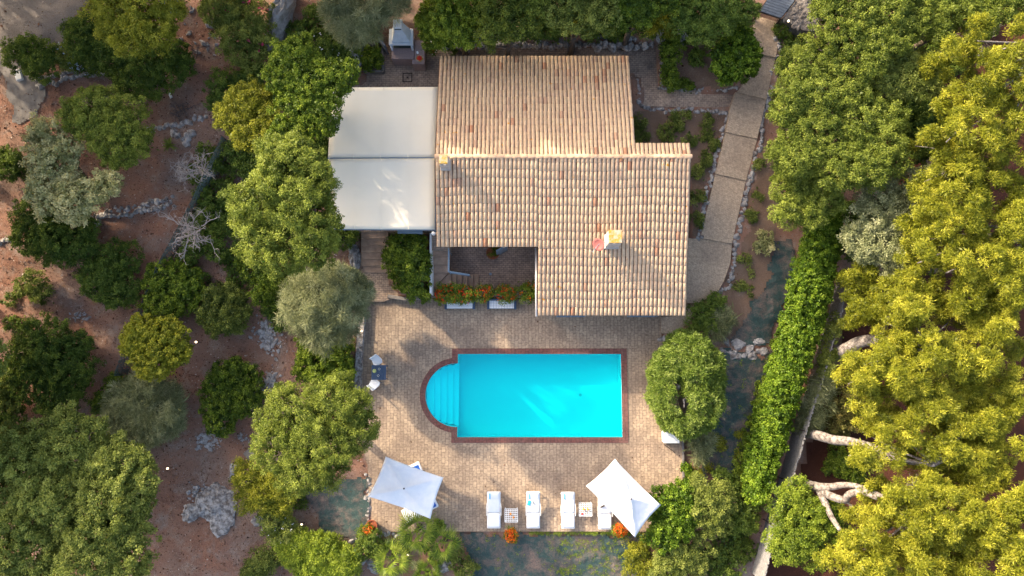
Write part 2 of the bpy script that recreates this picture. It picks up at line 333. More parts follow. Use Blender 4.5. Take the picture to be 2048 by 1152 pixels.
# ---------------------------------------------------------------- terrain
CP = [(740,600,0),(740,1050,0),(1300,1060,-.15),(1370,950,-.15),(1000,800,0),(1000,1062,-.1),(1000,1140,-.35),(800,1140,-.6),(600,1130,-.8),(1250,1140,-.4),
 (700,700,-.1),(600,760,-.2),(500,800,-.3),(400,1000,-.9),(100,1000,-.8),(300,820,0),(100,800,.2),(50,600,.9),(300,600,.7),(500,560,.6),(600,520,.7),(650,450,1.2),
 (50,430,1.3),(400,420,1.2),(50,250,1.9),(400,240,2),(560,250,1.8),(650,300,1.4),(80,150,2.4),(60,40,2.6),(400,100,2.4),(600,60,2.6),(690,60,2.4),(690,150,1.8),(850,150,1.3),
 (900,40,3.2),(1100,40,3.2),(1300,40,3.0),(1450,30,3),(1250,100,1.4),(900,100,1.4),(1000,100,1.4),(1100,100,1.4),(1400,120,1.9),(1550,100,2.5),(1600,20,2.8),(1700,50,2.8),(1350,150,1.6),(1300,280,1.2),(1420,300,1.2),
 (1540,300,1.5),(1520,450,.9),(1400,400,1.0),(1400,600,.1),(1500,600,.2),(1560,500,.7),(1480,680,-.1),(1450,800,-.4),(1450,930,-.5),(1380,1120,-.7),(1600,700,-.3),(1650,900,-.9),
 (1550,1130,-1.2),(1700,600,0),(1900,700,0),(1900,300,1.5),(2000,1000,-.8),(1800,150,2.2),(2000,50,2.6),(810,540,.9),(700,540,.3),(680,600,0),(-200,200,2.4),(-200,1000,-.6),(2300,200,2.2),(2300,1000,-.8),(1000,-200,4.5),(200,-200,3.5),(1900,-200,4),(1000,1400,-1.2),(200,1400,-1.5),(1900,1400,-1.6)]
CPW = np.array([tuple(P(*c)) for c in CP])
def Tarr(x, y):
    d2 = (x[:, None] - CPW[None, :, 0]) ** 2 + (y[:, None] - CPW[None, :, 1]) ** 2 + .6
    w = 1 / d2 ** 1.7
    return (w * CPW[None, :, 2]).sum(1) / w.sum(1)
def T(x, y): return float(Tarr(np.array([x]), np.array([y]))[0])
def TP(px, py):                              # point on the terrain seen at a pixel
    z = 1.0
    for _ in range(4): p = P(px, py, z); z = T(p.x, p.y)
    return Vector((p.x, p.y, z))
def inpoly(x, y, poly):
    c = np.zeros(x.shape, bool); n = len(poly)
    for i in range(n):
        x0, y0 = poly[i]; x1, y1 = poly[i - 1]
        if y0 == y1: continue
        k = ((y0 > y) != (y1 > y)) & (x < (x1 - x0) * (y - y0) / (y1 - y0) + x0); c ^= k
    return c
CLIPS = []      # (poly world xy, z, dilate)
def W2(pts, z): return [tuple(P(a, b, z).xy) for a, b in pts]
# the pool outline and its coping
PC = P(914, 790); PR_ = M(62.5); PO = M(73.5)
xi0, xi1, yi1, yi0 = P(915, 790).x, P(1243.5, 790).x, P(1000, 708).y, P(1000, 874.5).y
xo0, xo1, yo1, yo0 = P(903.5, 790).x, P(1255, 790).x, P(1000, 697).y, P(1000, 885.5).y
def loop(x0, x1, y0, y1, r, n=30):
    arc = [(min(x0, PC.x - r * math.sin(t)), PC.y + r * math.cos(t)) for t in np.linspace(0, math.pi, n)]  # top to bottom
    return arc + [(x0, y0), (x1, y0), (x1, y1), (x0, y1)]
IN = loop(xi0, xi1, yi0, yi1, PR_); OUT = loop(xo0, xo1, yo0, yo1, PO)
IN[0] = (xi0, PC.y + PR_); IN[29] = (xi0, PC.y - PR_); OUT[0] = (xo0, PC.y + math.sqrt(PO**2 - (PC.x - xo0)**2)); OUT[29] = (xo0, PC.y - math.sqrt(PO**2 - (PC.x - xo0)**2))
for i in range(30):
    if OUT[i][1] > OUT[0][1]: OUT[i] = (min(OUT[i][0], xo0), OUT[0][1])
    if OUT[i][1] < OUT[29][1]: OUT[i] = (min(OUT[i][0], xo0), OUT[29][1])
TERR = [(722,556),(772,560),(800,590),(862,597),(1077,599),(1077,560),(1372,560),(1372,606),(1396,606),(1345,668),(1322,668),(1340,710),(1366,850),(1366,958),(1345,1010),(1292,1063),(741,1063),(735,930),(720,880),(722,700)]
TERRW = W2(TERR, 0)
COURT = [(862,495),(1082,495),(1082,596),(862,596)]
NYARD = [(850,60),(885,92),(1300,92),(1318,98),(1316,178),(1472,183),(1462,218),(1284,212),(1282,155),(1255,150),(1255,300),(900,300),(850,300)]
PATIO = [(664,180),(724,166),(752,100),(772,60),(860,70),(900,92),(900,500),(862,500),(862,463),(772,463),(725,463),(664,463)]
PATHS = [  # polygons with heights per vertex
 ([(1508,30),(1566,47),(1548,50),(1557,86),(1551,114),(1518,108),(1506,70)], [2.7,2.7,2.7,2.6,2.5,2.5,2.6]),
 ([(1518,108),(1551,114),(1533,198),(1474,184),(1500,150)], [2.4,2.4,2.1,2.1,2.2]),
 ([(1471,184),(1533,198),(1514.5,277),(1452,264),(1460,218)], [1.98,1.98,1.7,1.7,1.85]),
 ([(1452,264),(1514.5,277),(1492,361),(1431,347)], [1.58,1.58,1.3,1.3]),
 ([(1431,347),(1492,361),(1464,487),(1401,476)], [1.2,1.2,.85,.85]),
 ([(1401,476),(1464,487),(1461,524),(1449,560),(1436,583),(1398,606),(1366,606),(1366,476)], [.73,.73,.6,.5,.35,.2,.2,.73]),
 ([(1322,634),(1350,634),(1398,606),(1381,642),(1350,668),(1322,665)], [.10]*6)]
LAND = [(725,545),(775,545),(782,572),(800,590),(768,603),(735,604),(722,600)]
CLIPS += [(TERRW, -.06, .0), (W2(COURT, -.6), -.9, .45), (OUT, -2.6, .5), (W2(NYARD, 1.5), 1.42, 0), (W2(PATIO, 1.5), 1.42, 0), (W2(LAND, .2), .12, 0),
          (W2([(725,463),(775,463),(775,545),(725,545)], .8), .1, 0), (W2([(1077,400),(1372,400),(1372,640),(1077,640)], .5), -.1, 0)]
for pp, zz in PATHS: CLIPS.append(([tuple(P(a, b, z).xy) for (a, b), z in zip(pp, zz)], min(zz) - .06, 0))
def terr_heights(x, y):
    z = Tarr(x, y)
    for poly, pz, dl in CLIPS:
        msk = inpoly(x, y, poly)
        if dl:
            for k in range(8):
                msk |= inpoly(x + dl * math.cos(k * math.pi / 4), y + dl * math.sin(k * math.pi / 4), poly)
        z = np.where(msk, np.minimum(z, pz), z)
    return z
gx = np.concatenate([np.linspace(-150, -36, 20)[:-1], np.arange(-36, 36, .28), np.linspace(36, 150, 20)])
gy = np.concatenate([np.linspace(-130, -16, 20)[:-1], np.arange(-16, 29, .28), np.linspace(29, 150, 20)])
X, Y = np.meshgrid(gx, gy); xf, yf = X.ravel(), Y.ravel()
nz_ = np.array([noise.noise((a * .9, b * .9, 0)) * .07 + noise.noise((a * 2.7, b * 2.7, 3)) * .035 for a, b in zip(xf, yf)])
Z = Tarr(xf, yf) + nz_; Zc = terr_heights(xf, yf); raw = Tarr(xf, yf); Z = np.where(Zc < raw - 1e-6, Zc, Z)
for poly, pz, dl in CLIPS: Z = np.where(inpoly(xf, yf, poly), np.minimum(Z, pz), Z)
nxg, nyg = len(gx), len(gy); idx = np.arange(nxg * nyg).reshape(nyg, nxg)
q = np.stack([idx[:-1, :-1], idx[:-1, 1:], idx[1:, 1:], idx[1:, :-1]], -1).reshape(-1, 4)
me = bpy.data.meshes.new('ground'); me.vertices.add(len(xf)); me.loops.add(len(q) * 4); me.polygons.add(len(q))
me.vertices.foreach_set('co', np.stack([xf, yf, Z], 1).astype(np.float32).ravel()); me.loops.foreach_set('vertex_index', q.astype(np.int32).ravel())
me.polygons.foreach_set('loop_start', np.arange(0, len(q) * 4, 4, dtype=np.int32)); me.update(calc_edges=True)
g = link('ground', me, MT['soil'], smooth=True); setp(g, 'reddish brown stony soil of the hillside garden', kind='structure')
# sheets that follow the ground: gravel yard, garden beds, needle soil, net
def drape(name, px_poly, m, lift=.03, step=.14, wob=0.0, kind='structure', label=None, cat=None, wr=0.0, fuzz=0.25):
    poly = [tuple(TP(a, b).xy) for a, b in px_poly]
    xs = [p[0] for p in poly]; ys = [p[1] for p in poly]
    ax = np.arange(min(xs) - .5, max(xs) + .5, step); ay = np.arange(min(ys) - .5, max(ys) + .5, step)
    A, B = np.meshgrid(ax, ay); a, b = A.ravel(), B.ravel()
    fa = a + fuzz * np.array([noise.noise((u * 1.3, v * 1.3, 9)) for u, v in zip(a, b)]) * 2; fb = b + fuzz * np.array([noise.noise((u * 1.3, v * 1.3, 17)) for u, v in zip(a, b)]) * 2
    ins = inpoly(fa, fb, poly)
    z = np.interp(0, [0], [0]) + ground_at(a, b) + lift
    if wr: z = z + wr * np.array([abs(noise.noise((u * 1.1, v * 3.5, 5))) + .5 * abs(noise.noise((u * 4, v * 2, 7))) for u, v in zip(a, b)])
    ident = np.arange(len(a)).reshape(A.shape)
    fs = []
    for j in range(A.shape[0] - 1):
        for i in range(A.shape[1] - 1):
            c = (ident[j, i], ident[j, i + 1], ident[j + 1, i + 1], ident[j + 1, i])
            if sum(ins[k] for k in c) >= 3: fs.append(tuple(int(k) for k in c))
    mb = MB(); mb.v = list(zip(a.tolist(), b.tolist(), z.tolist())); mb.f = fs; mb.t = [0.] * len(fs)
    me = bpy.data.meshes.new(name); me.from_pydata(mb.v, [], mb.f); me.update()
    bm = bmesh.new(); bm.from_mesh(me); bmesh.ops.delete(bm, geom=[v for v in bm.verts if not v.link_faces], context='VERTS'); bm.to_mesh(me); bm.free()
    o = link(name, me, m, smooth=True); return setp(o, label, cat, None, kind)
def ground_at(a, b):                         # bilinear height of the finished ground
    G = Z.reshape(nyg, nxg); i = np.clip(np.searchsorted(gx, a) - 1, 0, nxg - 2); j = np.clip(np.searchsorted(gy, b) - 1, 0, nyg - 2)
    u = (a - gx[i]) / (gx[i + 1] - gx[i]); v = (b - gy[j]) / (gy[j + 1] - gy[j])
    return (G[j, i] * (1 - u) * (1 - v) + G[j, i + 1] * u * (1 - v) + G[j + 1, i] * (1 - u) * v + G[j + 1, i + 1] * u * v)
def GA(x, y): return float(ground_at(np.array([x]), np.array([y]))[0])
def GP(px, py):
    z = 0.5
    for _ in range(5): p = P(px, py, z); z = GA(p.x, p.y)
    return Vector((p.x, p.y, z))
drape('gravel_yard', [(-60,-60),(195,-60),(160,30),(135,60),(140,100),(60,95),(20,140),(-60,150)], MT['gravel'], .035)
drape('concrete_path', [(5,130),(60,120),(95,185),(90,200),(60,240),(25,250),(20,200)], MT['concrete'], .04, .09, fuzz=.12)
drape('garden_bed', [(1268,222),(1450,222),(1442,262),(1428,330),(1400,400),(1385,500),(1375,500),(1380,330),(1268,270)], MT['garden'], .035)
drape('garden_bed', [(1322,100),(1420,80),(1505,90),(1500,140),(1468,178),(1322,176)], MT['garden'], .035)
drape('garden_bed', [(1530,270),(1570,380),(1560,450),(1540,560),(1470,680),(1400,680),(1440,590),(1475,520),(1500,380)], MT['garden'], .035)
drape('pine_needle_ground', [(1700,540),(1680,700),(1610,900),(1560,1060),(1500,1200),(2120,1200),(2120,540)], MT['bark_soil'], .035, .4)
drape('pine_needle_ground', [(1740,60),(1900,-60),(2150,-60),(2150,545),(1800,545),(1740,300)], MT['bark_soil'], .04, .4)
drape('green_ground_cloth', [(1585,480),(1590,560),(1545,690),(1460,690),(1475,660),(1530,560),(1555,480)], MT['cloth'], .06, .12, wr=.16, kind='thing', label='dark green ground cloth with soil folds beside the ivy hedge', cat='ground cloth')
drape('green_ground_cloth', [(1440,700),(1550,705),(1540,800),(1500,900),(1480,960),(1400,950),(1420,860),(1440,790)], MT['cloth'], .06, .12, wr=.14, kind='thing', label='dark green ground cloth below the boulders, beside the round clipped tree', cat='ground cloth')
drape('green_ground_cloth', [(925,1067),(1300,1067),(1290,1100),(1270,1200),(950,1200),(940,1120)], MT['cloth'], .06, .12, wr=.12, kind='thing', label='green ground cloth with scattered soil below the row of loungers', cat='ground cloth')
drape('green_ground_cloth', [(610,975),(738,950),(738,1060),(700,1090),(640,1060)], MT['cloth'], .06, .12, wr=.10, kind='thing', label='shaded ground cloth left of the terracotta flower pot', cat='ground cloth')
# ---------------------------------------------------------------- paving
def slab(name, pts, z, m, thick=.5, label=None):
    zs = z if hasattr(z, '__len__') else [z] * len(pts)
    mb = MB(); poly = [tuple(P(a, b, zz).xy) for (a, b), zz in zip(pts, zs)]
    mb.prism(poly, [zz - thick for zz in zs], zs)
    return setp(build(name, mb, m), label, kind='structure')
bm = bmesh.new()                                        # terrace sheet with the pool cut out
def ring(co, z): 
    vs = [bm.verts.new((a, b, z)) for a, b in co]; return [bm.edges.new((vs[i], vs[(i + 1) % len(vs)])) for i in range(len(vs))]
ed = ring(TERRW, 0) + ring([OUT[i] for i in range(len(OUT)) if i == 0 or (Vector(OUT[i]) - Vector(OUT[i-1])).length > 1e-4], 0)
bmesh.ops.triangle_fill(bm, use_beauty=True, edges=ed)
for f in bm.faces:
    if f.normal.z < 0: f.normal_flip()
me = bpy.data.meshes.new('pool_terrace'); bm.to_mesh(me); bm.free()
o = link('pool_terrace', me, MT['paver']); setp(o, kind='structure')
mb = MB(); n = len(TERRW)
for i in range(n):
    a, b = TERRW[i], TERRW[(i + 1) % n]; mb.add([(a[0], a[1], -.004), (b[0], b[1], -.004), (b[0], b[1], -.9), (a[0], a[1], -.9)], [(0, 1, 2, 3)])
setp(build('terrace_edge', mb, MT['concrete']), kind='structure')
slab('patio', PATIO, 1.5, MT['patio'], .9); slab('north_yard', NYARD, 1.496, MT['patio'], .4)
for pp, zz in PATHS: slab('path', pp, zz, MT['path'], .35)
slab('landing', LAND, .2, MT['patio'], .3); 
mb = MB()                                               # steps to the left of the clipped hedge
for i in range(6):
    z = 1.3 - i * .2; ya, yb = 463 + i * 13.7, 463 + (i + 1) * 13.7
    poly = [tuple(P(a, b, z).xy) for a, b in ((722, ya), (776, ya), (776, yb), (722, yb))]; mb.prism(poly, z - .9, z)
setp(build('steps', mb, MT['steps'], bevel=.015), kind='structure')
slab('courtyard', COURT, -.6, MT['court'], .3)
mb = MB()                                               # turning stairs down into the courtyard
for i in range(5):
    z = 1.4 - i * .17; ya, yb = 463 + i * 16.5, 463 + (i + 1) * 16.5
    mb.prism([tuple(P(a, b, z).xy) for a, b in ((863, ya), (897, ya), (897, yb), (863, yb))], -.9, z)
z = .6; mb.prism([tuple(P(a, b, z).xy) for a, b in ((863, 545.5), (897, 545.5), (863, 582))], -.9, z)
z = .43; mb.prism([tuple(P(a, b, z).xy) for a, b in ((898, 546), (902, 546), (902, 582), (864, 582))], -.9, z)
for i in range(5):
    z = .26 - i * .17; xa, xb = 902 + i * 11, 902 + (i + 1) * 11
    mb.prism([tuple(P(a, b, z).xy) for a, b in ((xa, 548), (xb, 548), (xb, 582), (xa, 582))], -.9, z)
setp(build('courtyard_stairs', mb, MT['steps'], bevel=.012), kind='structure')
# walls round the courtyard and hedge planter
def wall(name, label, pts, z0, z1, th, m, cat='wall'):
    mb = MB()
    for a, b in zip(pts[:-1], pts[1:]):
        p, q = P(*a, z1), P(*b, z1); d = (q - p); n_ = Vector((-d.y, d.x, 0)).normalized() * th / 2
        mb.prism([(p - n_).xy, (q - n_).xy, (q + n_).xy, (p + n_).xy], z0, z1)
    o = build(name, mb, m, bevel=.01); return setp(o, label, cat)
wall('planter_wall', 'low pinkish planter wall carrying the red flowers in front of the sunken courtyard', [(862,588),(1074,588)], -.7, .42, .34, MT['granite'], 'planter wall')
wall('hedge_wall', 'thin white wall between the clipped hedge and the stairs', [(861,466),(861,586)], 0, 1.75, .10, MT['white'])
wall('planter_front_wall', 'low stone kerb in front of the clipped hedge', [(775,592),(812,598),(858,592)], -.1, .35, .2, MT['concrete'])
wall('low_boundary_wall', 'low grey stone wall along the left edge of the pool terrace', [(735,560),(724,620),(718,700),(714,790)], -.6, .35, .36, MT['rock'])
wall('terrace_kerb', 'thin dark kerb on the right edge of the terrace below the white box', [(1366,862),(1367,955)], -.4, .1, .12, MT['concrete'], 'kerb')
# railing
rl = thing('metal_railing', 'blue grey metal railing round the open top of the courtyard stairs', 'railing', P(900, 520, .6))
mb = MB(); p0, p1, p2 = P(896, 497, 1.6), P(898, 543, 1.6), P(938, 548, 1.3)
for dz in (0, -.35): mb.box((p0 + p1) / 2 + Vector((0, 0, dz)), (.07, (p0 - p1).length, .05)); mb.tube([p1 + Vector((0, 0, dz)), p2 + Vector((0, 0, dz - .3))], .045, 6)
build('rail', mb, MT['bluegrey'], rl)
mb = MB()
for p in (p0, p1, p2 - Vector((0, 0, .3))): mb.tube([p, Vector((p.x, p.y, -.6))], .025, 6)
build('post', mb, MT['bluegrey'], rl)
# ---------------------------------------------------------------- pool
pool = thing('swimming_pool', 'turquoise swimming pool with rounded step end and dark red brick coping', 'swimming pool', (PC.x + 4, PC.y, 0))
mb = MB(); n = len(IN)
for i in range(n):
    j = (i + 1) % n; a, b, c, d = IN[i], IN[j], OUT[j], OUT[i]
    mb.add([(*a, .03), (*b, .03), (*c, .03), (*d, .03)], [(0, 1, 2, 3)]); mb.add([(*d, .03), (*c, .03), (*c, -.1), (*d, -.1)], [(0, 1, 2, 3)]); mb.add([(*a, .03), (*b, .03), (*b, -.05), (*a, -.05)], [(0, 1, 2, 3)])
build('coping', mb, MT['coping'], pool)
mb = MB(); D = -1.3
for i in range(n):
    j = (i + 1) % n; mb.add([(*IN[i], -.05), (*IN[j], -.05), (*IN[j], D), (*IN[i], D)], [(0, 1, 2, 3)])
mb.add([(a, b, D) for a, b in IN], [tuple(range(n))])
build('basin', mb, MT['basin'], pool)
mb = MB()
for k, (xa, z) in enumerate([(852, -.30), (867, -.47), (879, -.64), (891.5, -.81), (903.5, -.98)]):
    x0 = P(xa, 790).x; x1 = xi0 + (.02 if k else .0) + .003 * k
    pts = []
    h = math.sqrt(max(0, PR_**2 - (PC.x - x0)**2)) if x0 > PC.x - PR_ else 0
    for t in np.linspace(-1, 1, 25):
        yy = PC.y + t * PR_ * .999; xc = PC.x - math.sqrt(max(0, PR_**2 - (yy - PC.y)**2)) * .999
        pts.append((xc, yy))
    # step k spans from x0 rightwards to the pool edge, following the arc; each next step lies lower, so draw the strip x0..x_next
    xn = P([867, 879, 891.5, 903.5, 915][k], 790).x
    for t0, t1 in zip(np.linspace(-1, 1, 41)[:-1], np.linspace(-1, 1, 41)[1:]):
        ys_ = [PC.y + t0 * PR_ * .999, PC.y + t1 * PR_ * .999]; xl = [max(x0, PC.x - math.sqrt(max(0, PR_**2 - (yy - PC.y)**2)) * .999) for yy in ys_]
        if max(xl) >= xn: continue
        mb.prism([(min(xl[0], xn - .001), ys_[0]), (xn, ys_[0]), (xn, ys_[1]), (min(xl[1], xn - .001), ys_[1])], D, z)
build('pool_steps', mb, MT['stepp'], pool)
mb = MB(); mb.add([(a, b, -.09) for a, b in IN], [tuple(range(n))]); build('water', mb, MT['water'], pool)
mb = MB(); mb.cyl(P(1160.5, 790, D), .085, .02); build('drain', mb, MT['basin2'], pool)
# ---------------------------------------------------------------- house
SL = .25; RZ = 5.0; yr = P(1000, 313, RZ).y
def PRF(px, py, s):                          # on the roof plane, s=+1 north slope, -1 south slope
    a, b, c = ray(px, py); k = -SL * s; t = (RZ - k * yr - H) / (c - k * b); return Vector((a * t, b * t, H + c * t))
xL = (PRF(878, 112, 1).x + PRF(870, 312, 1).x + PRF(873, 495, -1).x) / 3
xN = (PRF(1260, 112, 1).x + PRF(1268, 285, 1).x) / 2
xE = (PRF(1386, 315, -1).x + PRF(1369, 630, -1).x) / 2
xM = PRF(1076, 560, -1).x
yN = PRF(1000, 113, 1).y; yS1 = PRF(1000, 494, -1).y; yS2 = PRF(1200, 631, -1).y; yNE = PRF(1300, 287, 1).y
house = thing('house', 'single storey villa with pale barrel tile roof and two chimneys beside the pool', 'house', (0, yr, 0))
def rz_(y): return RZ - SL * abs(y - yr)
mb = MB()                                    # walls
def wbox(x0, x1, y0, y1, zb, ins=.38):
    i = .38; x0 += i; x1 -= i; y0 += ins; y1 -= i
    for (a, b, c, d) in ((x0, y0, x1, y0), (x1, y0, x1, y1), (x1, y1, x0, y1), (x0, y1, x0, y0)):
        p, q = Vector((a, b, 0)), Vector((c, d, 0)); n_ = (q - p).normalized().cross(Vector((0, 0, 1))) * .12
        if a == c and (b - yr) * (d - yr) < 0:
            for u, v in ((b, yr), (yr, d)): mb.prism([(a - .12, u), (a + .12, u), (a + .12, v), (a - .12, v)], zb, [rz_(u) - .12, rz_(u) - .12, rz_(v) - .12, rz_(v) - .12])
        else: mb.prism([(p - n_).xy, (q - n_).xy, (q + n_).xy, (p + n_).xy], zb, [rz_(b) - .12, rz_(d) - .12, rz_(d) - .12, rz_(b) - .12])
wbox(xL, xN, yS1, yN, -.7, 1.7); wbox(xM, xE, yS2, yNE, -.3)
build('wall', mb, MT['wall'], house)
mb = MB()                                    # roof deck under the tiles
def deck(x0, x1, ya, yb):
    mb.add([(x0, ya, rz_(ya) - .02), (x1, ya, rz_(ya) - .02), (x1, yb, rz_(yb) - .02), (x0, yb, rz_(yb) - .02), (x0, ya, rz_(ya) - .12), (x1, ya, rz_(ya) - .12), (x1, yb, rz_(yb) - .12), (x0, yb, rz_(yb) - .12)],
           [(0, 1, 2, 3), (4, 7, 6, 5), (0, 4, 5, 1), (1, 5, 6, 2), (2, 6, 7, 3), (3, 7, 4, 0)], .12)
deck(xL, xN, yr, yN - .05); deck(xN, xE, yr, yNE - .05); deck(xL, xM, yS1 + .05, yr); deck(xM, xE, yS2 + .05, yr)
roof = build('roof', mb, MT['copperish'], house)
mb = MB(); PITCH = .2165; RL = .43
def tile(x, y0, y1, w0, w1, l0, l1, tint, dx=0):   # y0 upper end, y1 lower end
    ns = 6; vs = []
    for (yy, ww, ll, xx) in ((y0, w0, l0, x), (y1, w1, l1, x + dx)):
        for k in range(ns + 1):
            a = math.pi * k / ns; vs.append((xx - math.cos(a) * ww, yy, rz_(yy) + ll + math.sin(a) * ww * .82 - .01))
    fs = [(k, k + 1, ns + 2 + k, ns + 1 + k) for k in range(ns)] + [tuple(range(ns + 1, 2 * ns + 2))]
    mb.add(vs, fs, tint)
random.seed(3)
def tilefield(x0, x1, yend, s):
    nc = max(1, round((x1 - x0) / PITCH)); pw = (x1 - x0) / nc; run = abs(yend - yr) / math.sqrt(1)
    for c in range(nc):
        x = x0 + (c + .5) * pw; off = random.uniform(-.012, .012) + .12 * noise.noise((x * .35, s * 7, 0)); n = math.ceil(run / RL) + 1
        cb = random.uniform(-.04, .04)
        for i in range(n):
            a = run - (i + 1) * RL + (0 if i == 0 else off * min(1, i / 2) + random.uniform(-.006, .006)) ; b = run - i * RL + (0.0 if i == 0 else off * min(1, i / 2))
            a = max(a - .04, .02); 
            if b <= a + .05: continue
            xa = x + random.gauss(0, .004)+ .02 * noise.noise((x * .5, i * .4, 2)); tn = .58 + cb + random.gauss(0, .11) + .16 * noise.noise((x * .5, b * .4, s * 5))
            tn = max(tn, .27)
            if random.random() < .03: tn = random.uniform(.08, .25)
            tile(xa, yr + s * a, yr + s * b,   .088, .097, .010, .036, max(0, min(1, tn)), random.gauss(0, .004))
            if c < nc: 
                # channel tile between the covers
                xc = x0 + (c + 1) * pw
                if c < nc - 1:
                    vs = [(xc + d * .075, yr + s * y_, rz_(yr + s * y_) + e) for y_, k_ in ((a, 0), (b, .015)) for d, e in ((-1, .03 + k_), (0, -.005 + k_), (1, .03 + k_))]
                    mb.add(vs, [(0, 1, 4, 3), (1, 2, 5, 4)], .0)
tilefield(xL + .02, xN, yN, 1); tilefield(xN, xE - .02, yNE, 1); tilefield(xL + .02, xM, yS1, -1); tilefield(xM, xE - .02, yS2, -1)
build('roof_tiles', mb, MT['tile'], roof, smooth=True)
mb = MB(); x = xL - .02                      # ridge caps
while x < xE:
    tn = random.uniform(.3, .55); ns = 8; vs = []
    for xx, ww in ((x, .125), (min(x + .44, xE + .02), .11)):
        for k in range(ns + 1):
            a = math.pi * k / ns; vs.append((xx, yr - math.cos(a) * ww, RZ + .04 + math.sin(a) * ww * .8))
    mb.add(vs, [(k, k + 1, ns + 2 + k, ns + 1 + k) for k in range(ns)] + [tuple(range(ns + 1))], tn); x += .40
build('ridge_tiles', mb, MT['tile'], roof, smooth=True)
mb = MB()                                    # gutters and verge
mb.tube([(xM - .08, yS2 - .05, rz_(yS2) + .0), (xM - .08, yS1 + .1, rz_(yS2) + .08)], .055, 8)
build('gutter', mb, MT['gutter'], house, smooth=True)
mb = MB(); mb.tube([(xM - .08, yS2 + .3, rz_(yS2)), (xM + .2, yS2 + .5, rz_(yS2) - .4), (xM + .2, yS2 + .5, 0)], .04, 8); build('downpipe', mb, MT['gutter'], house, smooth=True)
def chimney(px, py, w, d, h, capw, lich=True):
    b = PRF(px, py, -1); cr = MB(); zt = b.z + h
    ns = 2; 
    cr.prism([(b.x - w/2*1.12, b.y - d/2*1.12), (b.x + w/2*1.12, b.y - d/2*1.12), (b.x + w/2*1.12, b.y + d/2*1.12), (b.x - w/2*1.12, b.y + d/2*1.12)], b.z - .5, b.z + .18)
    cr.prism([(b.x - w/2, b.y - d/2), (b.x + w/2, b.y - d/2), (b.x + w/2, b.y + d/2), (b.x - w/2, b.y + d/2)], b.z - .4, zt - .3)
    for sx in (-1, 1):
        for sy in (-1, 1): cr.box((b.x + sx * (w/2 - .07), b.y + sy * (d/2 - .07), zt - .2), (.12, .12, .24))
    ch = build('chimney', cr, MT['chimney'], house, bevel=.02)
    cr = MB(); cr.box((b.x, b.y, zt - .05), (w * capw, d * capw, .09)); build('chimney_cap', cr, MT['lichen'], ch, bevel=.015)
    return b, zt
b1, z1 = chimney(1222, 484, .66, .66, 1.55, 1.0); b2, z2 = chimney(891, 331, .46, .48, 1.1, .95)
# windows and doors (seen only from the side)
def window(x, y, z, w, h, face, door=False):
    nx, ny = face; fr = MB(); gl = MB(); sx, sy = (w, .08) if ny else (.08, w); o = Vector((nx, ny, 0)) * .13; c = Vector((x, y, z)) + o
    t = .07
    for dz in (-1, 1): fr.box(c + Vector((0, 0, dz * (h/2 - t/2))), (sx, sy, t))
    for du in (-1, 0, 1):
        fr.box(c + Vector((du * (w/2 - t/2), 0, 0) if ny else (0, du * (w/2 - t/2), 0)), ((t, sy, h - 2*t) if ny else (sx, t, h - 2*t)))
    f = build('door' if door else 'window', fr, MT['bluegrey'], house)
    gl.box(c - o * .3, ((w - .04, .03, h - .04) if ny else (.03, w - .04, h - .04))); build('pane', gl, MT['glass'], f)
window((xM + xE) / 2 - 2, yS2 + .26 - .0, 1.2, 1.6, 1.4, (0, -1)); window((xM + xE) / 2 + 2, yS2 + .26, 1.2, 1.6, 1.4, (0, -1))
window((xL + xM) / 2, yS1 + 1.58, .45, 1.6, 2.0, (0, -1), True); window(xL + 2, yS1 + 1.58, 2.6, 1.0, 1.0, (0, -1)); window(xE - .26, yr - 3, 1.6, 1.2, 1.2, (1, 0)); window(xL + 4, yN - .26, 2.6, 1.2, 1.0, (0, 1)); window(xL + .26, yr - 1.5, 2.5, 1.8, 1.9, (-1, 0), True)
# satellite dish
dp = P(1197, 489, b1.z + .75); dish = thing('satellite_dish', 'faded red satellite dish fixed beside the large chimney', 'satellite dish', dp)
mb = MB(); ax = Vector((-.55, -.42, .72)).normalized(); u = ax.orthogonal().normalized(); v = ax.cross(u); vs = [dp - ax * .07]
for rr, dd in ((.12, -.06), (.24, -.03), (.34, .02)):
    vs += [dp + (u * math.cos(k * math.pi / 10) + v * math.sin(k * math.pi / 10)) * rr + ax * dd for k in range(20)]
fs = [(0, 1 + k, 1 + (k + 1) % 20) for k in range(20)] + [(1 + r * 20 + k, 1 + r * 20 + (k + 1) % 20, 21 + r * 20 + (k + 1) % 20, 21 + r * 20 + k) for r in range(2) for k in range(20)]
mb.add(vs, fs); o = build('reflector', mb, MT['dish'], dish, smooth=True); sd = o.modifiers.new('s', 'SOLIDIFY'); sd.thickness = .015
mb = MB(); mb.tube([dp - ax * .05, b1 + Vector((-.3, -.1, .8))], .02); mb.tube([dp - ax * .05 + v * 0, dp - Vector((.3, .35, .25)), dp + ax * .3 - Vector((.2, .3, 0))], .012); build('arm', mb, MT['bluegrey'], dish)
